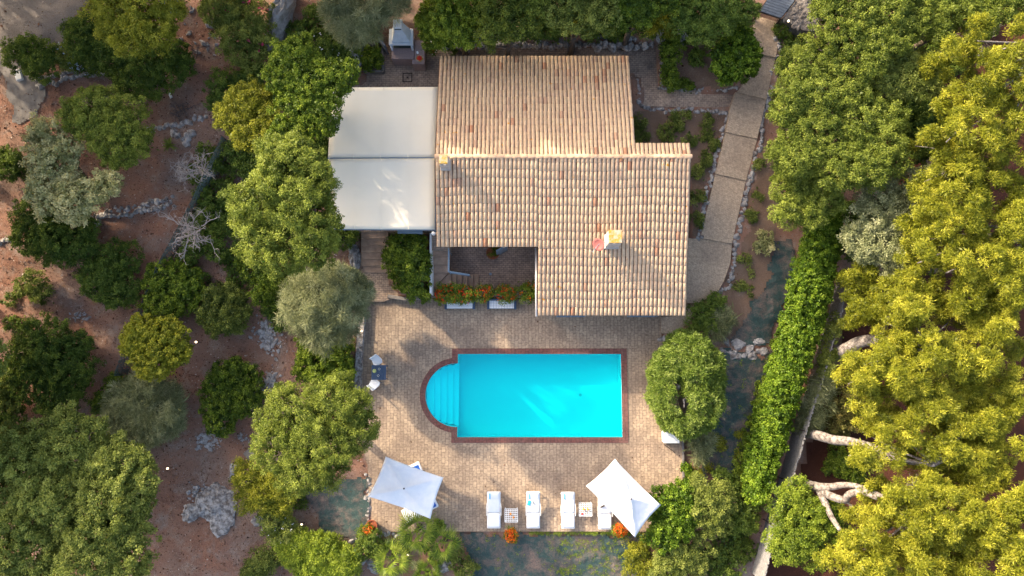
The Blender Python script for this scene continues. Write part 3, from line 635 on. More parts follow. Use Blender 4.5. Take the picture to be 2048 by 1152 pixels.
# ---------------------------------------------------------------- pergola awning
pg = thing('awning_pergola', 'cream fabric awning in two panels stretched over the patio beside the house', 'awning', P(765, 320, 1.5))
def sheet(corners, n=16, sag=.05, wn=.015):
    mb = MB(); a, b, c, d = corners     # a(0,0) b(1,0) c(1,1) d(0,1)
    for j in range(n + 1):
        for i in range(n + 1):
            u, v = i / n, j / n; p = (a * (1-u) + b * u) * (1-v) + (d * (1-u) + c * u) * v
            z = -sag * 16 * u*(1-u)*v*(1-v) + wn * noise.noise((p.x * 1.2, p.y * .8, 0)) + wn * .8 * noise.noise((p.x * 3.1, p.y * 1.4, 4)); mb.v.append((p.x, p.y, p.z + z))
    for j in range(n):
        for i in range(n): k = j * (n+1) + i; mb.f.append((k, k+1, k+n+2, k+n+1)); mb.t.append(0)
    return mb
ZA = 3.45
A_ = [P(664, 175, ZA - .1), P(876, 174, ZA - .1), P(869, 314, ZA), P(656, 315, ZA), P(656.5, 317.5, ZA), P(869, 316.5, ZA), P(869.5, 459, ZA - .15), P(658.5, 458, ZA - .15)]
for q4 in (A_[:4][::-1], A_[4:][::-1]):
    cv = build('canopy', sheet(q4), MT['fabric'], pg, smooth=True); sd = cv.modifiers.new('s', 'SOLIDIFY'); sd.thickness = .012
    for t in (.24, .49, .75):
        mb = MB()
        pA = q4[3] * (1-t) + q4[2] * t; pB = q4[0] * (1-t) + q4[1] * t; pts = []
        for k in range(17): 
            v = k / 16; p = pA * (1-v) + pB * v; u = t; z = -.05 * 16 * u*(1-u)*v*(1-v) + .015 * noise.noise((p.x * 1.2, p.y * .8, 0)) + .012 * noise.noise((p.x * 3.1, p.y * 1.4, 4)); pts.append(p + Vector((0, 0, z + .014)))
        for p, q_ in zip(pts[:-1], pts[1:]): mb.add([p - Vector((.025, 0, 0)), p + Vector((.025, 0, 0)), q_ + Vector((.025, 0, 0)), q_ - Vector((.025, 0, 0))], [(0, 1, 2, 3)])
        build('seam', mb, MT['fabric'], cv)
mb = MB()
for a, b in ((0, 1), (3, 2), (7, 6), (0, 7), (1, 6)): mb.tube([A_[a] - Vector((0, 0, .07)), A_[b] - Vector((0, 0, .07))], .04, 6)
for t in (.25, .5, .75): mb.tube([A_[0].lerp(A_[1], t) - Vector((0, 0, .12)), A_[7].lerp(A_[6], t) - Vector((0, 0, .12))], .03, 6)
mb.tube([A_[4] + Vector((0, .03, .03)), A_[5] + Vector((0, .03, .03))], .02, 6)
for t in range(24): 
    p = A_[7].lerp(A_[6], (t + .5) / 24); mb.tube([p + Vector((0, 0, .0)), p - Vector((0, .07, .04))], .008, 4)
build('frame', mb, MT['bluegrey'], pg)
for k in (0, 3, 7, 6): 
    mb = MB(); p = A_[k]; mb.tube([p - Vector((0, 0, .1)), Vector((p.x, p.y, 1.4))], .05, 8); build('post', mb, MT['bluegrey'], pg)
# ---------------------------------------------------------------- rocks
def ico(sub=2):
    bm = bmesh.new(); bmesh.ops.create_icosphere(bm, subdivisions=sub, radius=1); v = [x.co.copy() for x in bm.verts]; f = [tuple(y.index for y in x.verts) for x in bm.faces]; bm.free(); return v, f
IC1 = ico(2); IC2 = ico(4)
def rock(mb, c, rx, ry, rz, rot=0, fine=False, tint=None, amp=.35):
    v, f = IC2 if fine else IC1; s = random.uniform(0, 100); cr, sr = math.cos(rot), math.sin(rot); out = []
    for p in v:
        k = 1 + amp * noise.noise(p * 1.2 + Vector((s, 0, 0))) + amp * .6 * noise.noise(p * 2.7 + Vector((0, s, 0)))
        if fine: k += .10 * noise.noise(p * 7 + Vector((s, s, 0))) + .05 * noise.noise(p * 16 + Vector((s, 0, s)))
        x, y, z = p.x * rx * k, p.y * ry * k, max(p.z, -.4) * rz * k
        out.append((c[0] + x * cr - y * sr, c[1] + x * sr + y * cr, c[2] + z))
    mb.add(out, f, random.uniform(0, .6) if tint is None else tint)
def stones(name, label, px_pts, r=(.12, .24), z=None, dbl=1, cat='stone edging', dark=0, hgt=.8, space=1.5):
    mb = MB(); pts = [GP(*p) if z is None else P(*p, z) for p in px_pts]
    for a, b in zip(pts[:-1], pts[1:]):
        L = (b - a).length; d = 0; n_ = Vector((-(b-a).y, (b-a).x, 0)).normalized()
        while d < L:
            rr = random.uniform(*r) * .78
            for k in range(dbl):
                p = a.lerp(b, d / L) + n_ * (random.gauss(0, .07) + (k - (dbl-1)/2) * r[1] * 1.4)
                rock(mb, (p.x, p.y, p.z + .0), rr * random.uniform(.85, 1.3), rr * random.uniform(.7, 1.1), rr * hgt, random.uniform(0, 3.1), tint=None if not dark else random.uniform(0, .15))
            d += rr * space
    return setp(build(name, mb, MT['rock']), label, cat)
random.seed(5)
stones('stone_edging', 'long line of pale stones along the right side of the garden path', [(1552,70),(1560,100),(1548,120),(1541,190),(1528,220),(1518,300),(1500,360),(1489,400),(1481,440),(1470,490),(1467,530),(1455,575),(1420,600)], (.13, .24), hgt=.9)
stones('stone_edging', 'line of stones along the left side of the sloping path beside the flower bed', [(1457,225),(1447,262),(1435,300),(1424,345),(1412,400),(1402,440),(1397,475)], (.12, .2))
stones('stone_edging', 'stones at the foot of the bed beside the house corner', [(1397,470),(1395,500),(1385,505)], (.1, .2))
stones('stone_edging', 'row of stones below the paved cross path', [(1276,160),(1276,208),(1300,219),(1350,220),(1405,220),(1455,223)], (.1, .19))
stones('stone_edging', 'thin stone border around the lemon tree bed', [(1322,100),(1323,176),(1380,180),(1470,180)], (.09, .15))
stones('dry_stone_wall', 'upper dry stone terrace wall above the agave', [(290,262),(320,258),(350,248),(380,240),(415,235)], (.12, .24), dbl=1, cat='stone wall')
stones('dry_stone_wall', 'middle dry stone terrace wall below the pale flowering tree', [(165,437),(195,437),(215,425),(260,425),(300,412),(350,402)], (.11, .24), dbl=2, cat='stone wall', dark=1)
stones('dry_stone_wall', 'short stone edging under the pale blue flowers', [(75,165),(110,158),(145,148),(185,142),(205,138)], (.14, .25), dbl=2, cat='stone wall')
stones('dry_stone_wall', 'low row of stones at the left edge of the photo below the dark round bush', [(0,482),(30,477)], (.12, .22), cat='stone wall')
stones('dry_stone_wall', 'rough stone wall behind the house roof at the foot of the bank', [(885,82),(960,84),(1040,82),(1120,84),(1200,82),(1260,86),(1310,82)], (.18, .36), dbl=2, cat='stone wall', z=1.9, hgt=1.2, dark=1)  # darker stone tint here stands in for the shadow over the bank
stones('stone_edging', 'column of round stones left of the tilted white parasol', [(735,948),(738,960),(737,1000),(735,1030),(736,1058)], (.12, .2))
stones('stone_edging', 'stones below the terracotta pot and the palms', [(700,1082),(735,1072),(770,1070),(810,1068)], (.12, .22))
stones('stone_edging', 'pale stones curving round the palm bed', [(728,1118),(745,1130),(760,1145)], (.2, .34))
stones('dry_stone_wall', 'broken limestone ledge between the two ground cloths', [(1450,690),(1475,700),(1500,702),(1530,690)], (.2, .38), dbl=2, cat='stone wall')
stones('stone_edging', 'rocks beside the angular step slabs right of the pool terrace', [(1320,676),(1345,676),(1372,665)], (.18, .28))
stones('dry_stone_wall', 'rubble wall beneath the large olive tree left of the steps', [(590,545),(620,545),(645,545)], (.15, .28), dbl=2, cat='stone wall', dark=1)
stones('dry_stone_wall', 'scree of stones below the agave', [(348,265),(365,275),(385,268),(370,292)], (.15, .32), dbl=1, cat='stone wall')
def boulder(label, px, py, rx, ry, rz, rot=0, tint=None, pieces=1, cat='rock', name='rock'):
    mb = MB(); g_ = GP(px, py)
    for k in range(pieces * (6 if pieces > 1 and tint else 1)):
        d = Vector((random.gauss(0, rx * .55), random.gauss(0, ry * .55), 0)) if pieces > 1 else Vector((0, 0, 0)); s = random.choice((.04, .05, .06, .08, .1, .13, .2)) * random.uniform(.8, 1.2) if pieces > 1 else 1
        p = g_ + d; rock(mb, (p.x, p.y, GA(p.x, p.y) + .02), rx * s, ry * s, rz * s * (1.6 if pieces > 1 else 1), rot + random.uniform(-1.5, 1.5) * (pieces > 1), fine=pieces == 1 or max(rx, ry) * s > .3, tint=tint if pieces == 1 else random.uniform(0, 1), amp=.7 if pieces > 1 else .5)
    setp(build(name, mb, MT['rock'], smooth=False), label, cat)
boulder('tall grey boulder between the oleander and the dark shade at the top', 562, 40, .6, 1.7, 1.1, -.35)
boulder('cluster of grey boulders right of the blue tarp', 400, 35, .9, 1.3, .7, 0, pieces=9)
boulder('pile of small boulders under the twiggy bush at the top', 405, 90, 1.2, .6, .5, 0, pieces=14)
boulder('large pale flat boulder on the bare ground below the stepping stones', 437, 1015, 1.0, 1.2, .28, .4, tint=.05)
boulder('smaller flat rock joined to the large pale boulder', 392, 1018, .8, .45, .18, .5, tint=.05)
boulder('broken white limestone beside the large pale boulder', 395, 985, .5, .5, .25, 0, pieces=10, tint=.9)
boulder('white weathered limestone outcrop left of the grey broom', 535, 675, .65, .9, .22, .2, pieces=26, tint=.9)
boulder('white limestone outcrop above the dark path of leaves', 415, 882, .7, .5, .22, 0, pieces=20, tint=.9)
boulder('small white limestone pieces beside the dark bush and feathery tree', 487, 876, .45, .3, .2, 0, pieces=8, tint=.9)
boulder('flat limestone patch between two dark bushes', 163, 632, .5, .3, .15, 0, pieces=9, tint=.9)
boulder('grey limestone at the lower left above the big tree', 62, 862, .75, .35, .22, .3, pieces=10, tint=.6)
boulder('limestone chips under the dark bush with yellow tips', 540, 762, .5, .6, .18, 0, pieces=16, tint=.9)
boulder('grey boulder standing beside the wide steps', 712, 512, .36, .85, .55, -.05, tint=.2)
boulder('long rugged boulder beside the barbecue planter', 712, 125, .4, 1.1, .8, -.2, tint=.2)
boulder('grey boulder below the two palms', 888, 1132, .5, .3, .3, .2, tint=.3)
boulder('weathered grey boulder beside the box at the top of the patio', 690, 68, .4, .4, .4, .2)
boulder('large rock in the bank right of the grass tuft', 1365, 72, .9, .5, .7, -.1, tint=.3)
boulder('rounded rock at the corner of the north yard', 1311, 88, .35, .35, .5, 0)
boulder('single whitish stone on the cloth ledge', 1514, 684, .28, .2, .2, 0, tint=1)
boulder('stone at the head of the path below the gate', 1577, 64, .3, .2, .3, 0)
boulder('rubble of grey stones by the flower bed, right of the path bend', 1508, 345, .3, .3, .2, 0, pieces=5)
# stepping slabs, small bits
mb = MB(); p = GP(500, 908); mb.box(p + Vector((0, 0, .06)), (.52, .52, .12), R(40)); setp(build('stepping_slab', mb, MT['concrete'], bevel=.02), 'square grey paving slab set diagonally beside the feathery tree', 'paving slab')
boulder('round flat stepping stone under the yellow shrub', 476, 938, .45, .6, .08, 0, tint=.2, name='stepping_stone', cat='stepping stone'); boulder('flat stepping stone beside the white oleander', 518, 1040, .33, .28, .08, 0, tint=.3, name='stepping_stone', cat='stepping stone')
mb = MB(); p = GP(342, 191); mb.tube([p + Vector((-.08, .15, .08)), p + Vector((.06, -.16, .06))], [.07, .08], 10); setp(build('plastic_tube', mb, MT['white'], smooth=False), 'short white plastic tube lying on bare red soil', 'plastic tube')
mb = MB(); p = GP(40, 152); mb.box(p + Vector((0, 0, .1)), (.35, .65, .2), R(20)); setp(build('stone_post', mb, MT['white'], bevel=.03), 'small white block at the head of the concrete path', 'block')
mb = sheet([GP(332, 35) + Vector((0, 0, .5)), GP(366, 35) + Vector((0, 0, .4)), GP(362, -10) + Vector((0, 0, .6)), GP(325, -5) + Vector((0, 0, .5))], 12, .1, .15); o = build('blue_tarp', mb, MT['bluetarp']); o.modifiers.new('s', 'SOLIDIFY').thickness = .02; setp(o, 'blue tarpaulin half hidden behind the yellow tree', 'tarpaulin')
# litter (uncountable)
N = 60000; px = rng.uniform(-10, 730, N); py = rng.uniform(0, 1152, N)
px2 = rng.uniform(1260, 1600, 3500); py2 = rng.uniform(60, 1150, 3500); px = np.concatenate([px, px2]); py = np.concatenate([py, py2])
a_ = (px - 1024) / F; b_ = (576 - py) / F; c_, s_ = math.cos(TILT), math.sin(TILT); dz_ = b_ * s_ - c_; dy_ = b_ * c_ + s_; zz = np.full(len(px), .8)
for _ in range(4): t_ = (zz - H) / dz_; xx, yy = a_ * t_, dy_ * t_; zz = ground_at(xx, yy)
ok = np.array([True] * len(px)); spare = rng.random(len(px)) < .0
for poly in (TERRW, W2(PATIO, 1.5), W2(NYARD, 1.5), W2(LAND, .2), W2([(1060,300),(1390,300),(1390,640),(1060,640)], 1)) + tuple([tuple(P(a, b, z).xy) for (a, b), z in zip(pp, zl)] for pp, zl in PATHS): ok &= ~inpoly(xx, yy, poly)
pos = np.stack([xx, yy, zz + .025], 1)[ok]; tx_ = rng.uniform(-9, 10.5, 2600); ty_ = rng.uniform(-11.5, 3, 2600); kk = inpoly(tx_, ty_, TERRW) & ~inpoly(tx_, ty_, OUT) & ~inpoly(tx_, ty_, W2(COURT, 0)); pos = np.concatenate([pos, np.stack([tx_, ty_, 0 * tx_ + .006], 1)[kk][rng.random(kk.sum()) < .35]]); n = len(pos); nr = unit(rng.normal(0, .45, (n, 3)) + [0, 0, 1]); L = rng.gamma(1.8, .022, n) + .02
V = leafquads(pos, nr, rng.normal(size=(n, 3)), L, L * rng.uniform(.4, .9, n)); quads_mesh('leaf_litter', V, rng.beta(1.1, 1.15, n), MT['litter'])['kind'] = 'stuff'
bpy.data.objects['leaf_litter']['label'] = 'scattered dry leaves and small stones on the soil'
# ---------------------------------------------------------------- foliage
STY = {  # leaf length, width, clump radius, clump density, leaves per clump, axis mode
'olive':  (.105, .045, .23, 2.5, 92, 'out'), 'olive2': (.11, .05, .22, 2.1, 84, 'out'), 'yellow': (.105, .045, .24, 2.5, 90, 'out'),
 'dark': (.09, .06, .22, 2.6, 66, 'any'), 'pale': (.12, .07, .23, 2.2, 60, 'any'), 'grey': (.32, .020, .28, 2.5, 110, 'out'),
 'bright': (.095, .065, .21, 2.6, 66, 'any'), 'ivy': (.10, .085, .19, 2.5, 52, 'any'), 'clip': (.17, .04, .17, 2.6, 56, 'out'),
 'pine': (.15, .030, .24, 2.7, 100, 'out'), 'brown': (.10, .05, .24, 2.2, 60, 'any')}
def crown(name, lobes, sty, parent=None, col=None, dens=1.0, flat=.75, tb=0.0, ls=1.0, low=-.25, carve=None):
    lobes = [tuple(l) + ((l[3] * flat,) if len(l) < 5 else ()) for l in lobes]; extra = []
    for i in range(len(lobes)):            # fill the saddles between neighbouring lobes
        for j in range(i):
            a, b = lobes[i], lobes[j]; d = math.dist(a[:3], b[:3])
            if sty != 'pine' and .7 * max(a[3], b[3]) < d < 1.15 * (a[3] + b[3]): extra.append(((a[0] + b[0]) / 2, (a[1] + b[1]) / 2, (a[2] + b[2]) / 2 - .25 * min(a[4], b[4]), .62 * min(a[3], b[3]), .62 * min(a[4], b[4])))
    lobes = lobes + extra[:len(lobes) * 2]
    L, W, cr, cden, q_, mode = STY[sty]; L *= ls; W *= ls
    C = np.array([[l[0], l[1], l[2]] for l in lobes]); RR = np.array([l[3] for l in lobes]); RZ_ = np.array([l[4] if len(l) > 4 else l[3] * flat for l in lobes])
    cc, oo, cs, inner = [], [], [], []
    for i in range(len(lobes)):
        r, rz = RR[i], RZ_[i]; m_ = max(6, int(cden * dens * 2.0 * math.pi * r * (r + rz) / 2 / (math.pi * cr * cr) * 1.15))
        d = unit(rng.normal(size=(int(m_ * 1.8), 3))); d = d[d[:, 2] > low][:m_]; m_ = len(d)
        k = rng.uniform(.62, 1.04, (m_, 1)) ** .8 + (rng.random((m_, 1)) < (.0 if sty in ('clip', 'ivy') else .10)) * rng.uniform(0, .22, (m_, 1))
        bump = np.array([1 + (.12 if sty == 'clip' else .22 if sty == 'ivy' else .40) * noise.noise((x[0] * 2.4 + i * 7.3, x[1] * 2.1, x[2] * 2.1 + C[i][0])) for x in d])[:, None]
        p = C[i] + d * np.array([r, r, rz]) * k * bump
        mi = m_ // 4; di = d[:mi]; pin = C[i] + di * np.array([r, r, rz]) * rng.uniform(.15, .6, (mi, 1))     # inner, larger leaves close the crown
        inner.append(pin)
        keep = np.ones(m_, bool)
        for j in range(len(lobes)):
            if j != i: keep &= (((p - C[j]) / np.array([RR[j], RR[j], RZ_[j]])) ** 2).sum(1) > .5
        cc.append(p[keep]); oo.append(d[keep]); cs.append(k[keep][:, 0])
    cc = np.concatenate(cc); oo = np.concatenate(oo); m_ = len(cc)
    if carve:
        A, B, rr = np.array(carve[0]), np.array(carve[1]), carve[2]; t = np.clip(((cc[:, :2] - A) @ (B - A)) / ((B - A) @ (B - A)), 0, 1)[:, None]
        kp = np.linalg.norm(cc[:, :2] - (A + t * (B - A)), axis=1) > rr; cc, oo = cc[kp], oo[kp]; m_ = len(cc)
    size = rng.uniform(.55, 1.25, m_); ct = rng.normal(.5, .26 if sty == 'pine' else .21, m_) + tb
    rep = np.repeat(np.arange(m_), q_); n = len(rep)
    d = unit(rng.normal(size=(n, 3)) + oo[rep] * .7 + np.array([0, 0, .35])); rad = cr * size[rep][:, None] * rng.uniform(.35, 1.1, (n, 1))
    pos = cc[rep] + d * rad * np.array([1, 1, .75]); 
    nrm = unit(d * .8 + rng.normal(0, .75, (n, 3)) + np.array([0, 0, .35]))
    ax = (d * 1.3 + rng.normal(0, .5, (n, 3)) + np.array([0, 0, .25])) if mode == 'out' else rng.normal(size=(n, 3))
    if mode == 'out': nrm = unit(d * .7 + rng.normal(0, .6, (n, 3)) + np.array([0, 0, .55]))
    l_ = L * rng.uniform(.6, 1.25, n); V = leafquads(pos, nrm, ax, l_, W * rng.uniform(.7, 1.3, n))
    tint = ct[rep] + rng.normal(0, .13, n)
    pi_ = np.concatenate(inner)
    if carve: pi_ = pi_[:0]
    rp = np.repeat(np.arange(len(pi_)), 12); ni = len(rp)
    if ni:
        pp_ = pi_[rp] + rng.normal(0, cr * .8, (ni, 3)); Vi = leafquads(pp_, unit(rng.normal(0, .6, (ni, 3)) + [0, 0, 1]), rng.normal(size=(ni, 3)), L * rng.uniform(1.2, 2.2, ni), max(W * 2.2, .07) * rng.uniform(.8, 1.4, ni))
        V = np.concatenate([V, Vi]); tint = np.concatenate([tint, rng.normal(.2 + tb, .12, ni)])  # inner leaves tinted darker, standing in for shade inside the crown
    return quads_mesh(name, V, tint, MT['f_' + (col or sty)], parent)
def zat(z, lob): return z
def wl(lobes, zc):                           # pixel lobes -> world lobes; entries (px,py,rpx[,dz])
    out = []
    for l in lobes:
        z = zc + (l[3] if len(l) > 3 else 0); p = P(l[0], l[1], z); out.append((p.x, p.y, z, M(l[2], z)))
    return out
def limb(mb, a, b, r0, r1, bend=.15, n=5):
    a, b = Vector(a), Vector(b); d = (b - a).length; pts = []
    o = Vector((random.uniform(-1, 1), random.uniform(-1, 1), random.uniform(0, .6))) * bend * d
    for k in range(n + 1): t = k / n; pts.append(a.lerp(b, t) + o * math.sin(math.pi * t))
    mb.tube(pts, [r0 + (r1 - r0) * k / n for k in range(n + 1)], 7)
def tree(label, lobes, h, sty, name='olive_tree', cat='tree', dens=1.0, base=None, bark='darkbark', tb=0., r=.14, group=None, col=None, ls=1., flat=.75, low=-.25):
    # h: height of the lobe centres above the ground
    px = sum(l[0] for l in lobes) / len(lobes); py = sum(l[1] for l in lobes) / len(lobes)
    z0 = GP(px, py).z; 
    for _ in range(3): p = P(px, py, z0 + h * .8); z0 = GA(p.x, p.y)
    zc = z0 + h; W_ = wl(lobes, zc); bx, by = (np.mean([l[0] for l in W_]), np.mean([l[1] for l in W_])) if base is None else base
    bz = GA(bx, by); t = thing(name, label, cat, (bx, by, bz), group)
    mb = MB(); fork = Vector((bx + random.uniform(-.2, .2), by + random.uniform(-.2, .2), bz + h * .4))
    limb(mb, (bx, by, bz - .2), fork, r * 1.3, r, .05)
    for l in W_: limb(mb, fork, (l[0], l[1], l[2] - l[3] * .15), r * .6, r * .15, .08)
    build('trunk', mb, MT[bark], t, smooth=True)
    crown('crown', W_, sty, t, col, dens, flat, tb, ls, low); return t
def shrub(label, lobes, sty, h=None, name='shrub', cat='shrub', dens=1.0, tb=0., col=None, flat=.7, ls=1., group=None, flowers=None, low=-.1):
    out = []
    for l in lobes:
        g_ = GP(l[0], l[1]); r = M(l[2], g_.z); zc = g_.z + (h if h is not None else r * .45) + (l[3] if len(l) > 3 else 0)
        p = P(l[0], l[1], zc); out.append((p.x, p.y, zc, r))
    if not flowers: return setp(crown(name, out, sty, None, col, dens, flat, tb, ls, low), label, cat, group)
    bx, by = out[0][0], out[0][1]; t = thing(name, label, cat, (bx, by, GA(bx, by)), group)
    crown('foliage', out, sty, t, col, dens, flat, tb, ls, low); fl, nper, fs = flowers
    blooms('flowers', out, fl, nper, fs, t, flat); return t
def blooms(name, lobes, mk, nper, fs, parent, flat=.7, spread=1.08):
    P_, N_ = [], []
    for l in lobes:
        d = unit(rng.normal(size=(nper * 2, 3))); d = d[d[:, 2] > .05][:nper]; rz = l[4] if len(l) > 4 else l[3] * flat
        P_.append(np.array(l[:3]) + d * np.array([l[3], l[3], rz]) * rng.uniform(spread - .13, spread + .06, (len(d), 1))); N_.append(d)
    p = np.concatenate(P_); d = np.concatenate(N_); p = np.repeat(p, 5, 0) + rng.normal(0, fs * .3, (len(p) * 5, 3)); d = np.repeat(d, 5, 0); n = len(p)
    return quads_mesh(name, leafquads(p, unit(d + rng.normal(0, .5, (n, 3))), rng.normal(size=(n, 3)), fs * rng.uniform(.7, 1.2, n), fs * rng.uniform(.6, 1, n)), rng.uniform(0, 1, n), MT['f_' + mk], parent)

# ---------------------------------------------------------------- trees and shrubs, left hillside
random.seed(21)
tree('yellow-green tree at the top beside the blue tarp', [(235,15,55),(300,25,62),(270,78,40),(225,55,30),(320,70,32),(345,30,30)], 4.2, 'yellow')
shrub('dark conifer-like bush between the gravel yard and the yellow-green tree', [(165,75,36),(195,55,36),(180,105,34),(150,60,22)], 'dark', 1.1)
shrub('wide dark bush spreading below the yellow-green tree', [(245,112,50),(320,130,52),(270,160,46),(355,110,32),(215,100,36),(300,165,36),(370,140,22)], 'dark', 1.0)
shrub('dark bush at the head of the concrete path', [(40,110,32),(82,132,34),(60,95,22),(85,105,24)], 'dark', .8, tb=.12)
shrub('bush with pale blue flowers beside the gravel yard', [(128,112,24),(150,125,16)], 'olive2', .4, flowers=('bluef', 26, .09))
shrub('low mound trailing pale blue flowers along the stone edging', [(180,134,16),(163,130,13)], 'dark', .3, flowers=('bluef', 12, .08))
tree('yellow-green tree on the bare red terrace above the agave', [(185,222,46),(255,250,46),(235,290,45),(150,240,28),(215,205,30),(275,285,30),(210,265,40),(245,315,24)], 3.0, 'olive', tb=.05)
tree('cream and grey-green tree beside the yellow-green tree', [(92,268,34),(108,325,46),(92,380,40),(150,400,46),(213,372,32),(140,300,26),(100,410,30),(75,300,20),(190,400,26),(155,430,20)], 3.2, 'pale', dens=.9, tb=.22)
shrub('dark round bush at the left edge beneath the concrete path', [(25,335,34),(10,325,24)], 'dark')
shrub('dark wide bush just below the cream and grey-green tree', [(80,440,48),(130,472,54),(160,490,38),(70,475,40),(110,500,34),(175,460,22)], 'dark', .9)
shrub('dark heart-shaped bush left of the net fence', [(238,520,40),(210,558,44),(250,578,36),(190,552,26),(225,590,26)], 'dark', .8)
shrub('small dull bush on the bare slope in front of the heart-shaped bush', [(65,565,28),(85,583,24),(50,575,16)], 'olive2', .35, tb=-.2, dens=.7)
shrub('very wide dark bush left of the net fence near the lower left tree', [(90,688,54),(140,725,54),(75,755,50),(115,790,42),(160,690,26),(160,770,26),(55,710,34)], 'dark', 1.0)
shrub('pale fine bush at the left edge of the photo beside the very wide dark bush', [(8,770,36),(25,745,20),(20,800,24)], 'olive2', 1.0, tb=-.05)
shrub('dark shadowed bush at the left edge above the lower left tree', [(12,840,38),(-5,800,36),(25,870,18)], 'dark', .7)
tree('huge dense evergreen oak filling the lower left corner', [(60,920,66),(150,895,60),(235,945,60),(105,1000,76),(205,1030,74),(50,1080,76),(175,1110,72),(262,1000,46),(15,985,56),(270,1090,44),(135,855,34),(95,865,28),(290,960,30),(190,860,20),(250,1140,40),(10,1140,50)], 4.6, 'olive', name='oak_tree', tb=.06, r=.22, ls=1.1, col='olive2')
shrub('grey broom bush with arching bare stems above the evergreen oak', [(290,805,52),(265,830,40),(325,820,44),(300,845,42),(245,800,28),(340,800,28),(290,780,30)], 'grey', 1.0, name='broom_shrub', dens=1.0)
shrub('green undergrowth of the grey broom beside the net fence', [(235,770,20),(215,790,20),(250,860,26),(280,880,26)], 'bright', .4, tb=-.15)
tree('round yellow-green tree growing over the net fence', [(285,668,36),(330,678,46),(312,715,42),(272,690,28),(355,705,28),(295,730,24),(270,650,16)], 2.6, 'ivy', name='carob_tree', col='yellow', tb=.08)
shrub('dark bush with yellow tips touching the net fence', [(335,562,38),(368,590,36),(325,612,32),(382,560,28),(308,550,16)], 'bright', .9, tb=-.1)
shrub('dark green dome of a bush standing alone on the brown ground', [(450,622,46),(430,630,32),(475,635,28),(450,600,30)], 'olive2', .6, tb=-.22, dens=1.3)
shrub('dark upright bush with yellow tips between the brown path and the feathery tree', [(458,765,40),(448,812,40),(488,790,38),(440,845,26),(500,750,22),(470,740,24)], 'bright', .9, tb=-.25)
shrub('dim scrub around the upper bare bush', [(400,345,24),(425,395,30),(430,320,24),(450,385,24),(410,300,16)], 'dark', .5, tb=.1, dens=.8)
shrub('dim scrub around the lower bare bush', [(385,500,26),(440,490,30),(395,450,22),(420,440,32),(460,440,22),(370,525,18)], 'dark', .4, tb=.12, dens=.8)
tree('yellow-green tree left of the awning, above the dark gap', [(498,213,46),(520,262,44),(468,238,34),(512,190,26),(545,235,30),(490,275,24)], 4.2, 'yellow', tb=-.05)
tree('tall leafy tree with yellow tips behind the awning corner', [(590,120,42),(622,170,52),(660,165,46),(600,225,46),(648,225,38),(570,105,26),(690,150,30),(590,175,40),(640,255,30),(575,270,34),(560,150,34),(600,90,24)], 5.5, 'bright', name='lemon_tree', tb=-.08)
shrub('dark oleander in the shade beside the barbecue planter', [(650,95,34),(690,108,24),(672,125,26),(640,130,24)], 'dark', .9, tb=.05, flowers=('whitef', 5, .08))
shrub('oleander with pink flowers at the top edge', [(455,28,42),(505,40,38),(480,78,42),(498,108,32),(435,18,34),(520,75,28),(470,8,30)], 'olive2', 1.3, name='oleander', flowers=('pinkf', 9, .10))
shrub('dark scrub below the pink oleander', [(452,172,34),(482,198,30),(440,205,24),(505,150,26)], 'dark', .7, tb=.1)
shrub('dark undergrowth between the awning and the yellow-green tree', [(480,300,30),(515,320,26),(640,290,30),(560,290,30),(505,345,22)], 'dark', 1.0, tb=.05)
tree('large bright olive tree at the left edge of the awning', [(525,415,60),(590,335,56),(560,325,42),(610,415,58),(588,470,58),(528,480,48),(632,365,42),(642,460,38),(500,430,36),(560,380,50),(560,520,34),(625,500,36),(540,300,24),(600,300,26)], 6.9, 'olive', r=.26, tb=.08, flat=1.1, low=-.6)
shrub('leafy bush under the large bright olive tree', [(510,530,32),(540,568,34),(560,600,18),(525,590,20)], 'bright', .8, tb=-.12)
shrub('wide grey-green broom bush left of the pool terrace', [(655,590,50),(625,620,46),(685,620,42),(650,650,42),(695,585,38),(605,600,30),(680,570,34),(620,570,26)], 'grey', 3.4, name='broom_shrub', tb=-.02, flat=1.2, low=-.7)
shrub('bright green bush between the broom and the feathery tree', [(625,700,32),(650,738,36),(612,738,24),(680,705,28),(680,745,26)], 'bright', .7, tb=.05)
tree('large feathery pepper tree overhanging the corner of the terrace', [(595,835,60),(675,812,56),(560,890,50),(645,885,62),(705,870,38),(605,940,46),(690,825,44),(650,935,38),(735,850,24),(540,840,26),(570,800,30),(720,815,24)], 5.2, 'olive', name='pepper_tree', tb=.02, flat=1.0, low=-.5, ls=.85, dens=1.1, r=.2, col='olive')
shrub('yellow shrub at the foot of the feathery pepper tree', [(498,955,28),(532,985,34),(562,965,34),(500,1000,24),(475,928,10),(560,1010,22)], 'yellow', 1.2, name='shrub', tb=.0)
shrub('oleander with white flowers beside the yellow shrub', [(552,1040,28),(568,1065,30),(560,1018,16)], 'olive2', .9, name='oleander', tb=.1, flowers=('whitef', 12, .07))
shrub('bright clipped hedge curving at the bottom of the photo', [(600,1100,36),(645,1108,40),(688,1128,32),(625,1130,32),(575,1085,24)], 'clip', 1.0, name='hedge', cat='hedge', col='bright', tb=.22)
shrub('grey-green bush at the bottom edge left of the clipped hedge', [(525,1132,30),(545,1115,20),(510,1150,22)], 'olive2', .5, tb=-.1)
shrub('dark bush between the clipped hedge and the palms', [(738,1080,24),(725,1098,20),(755,1095,18)], 'dark', .5, tb=.25)
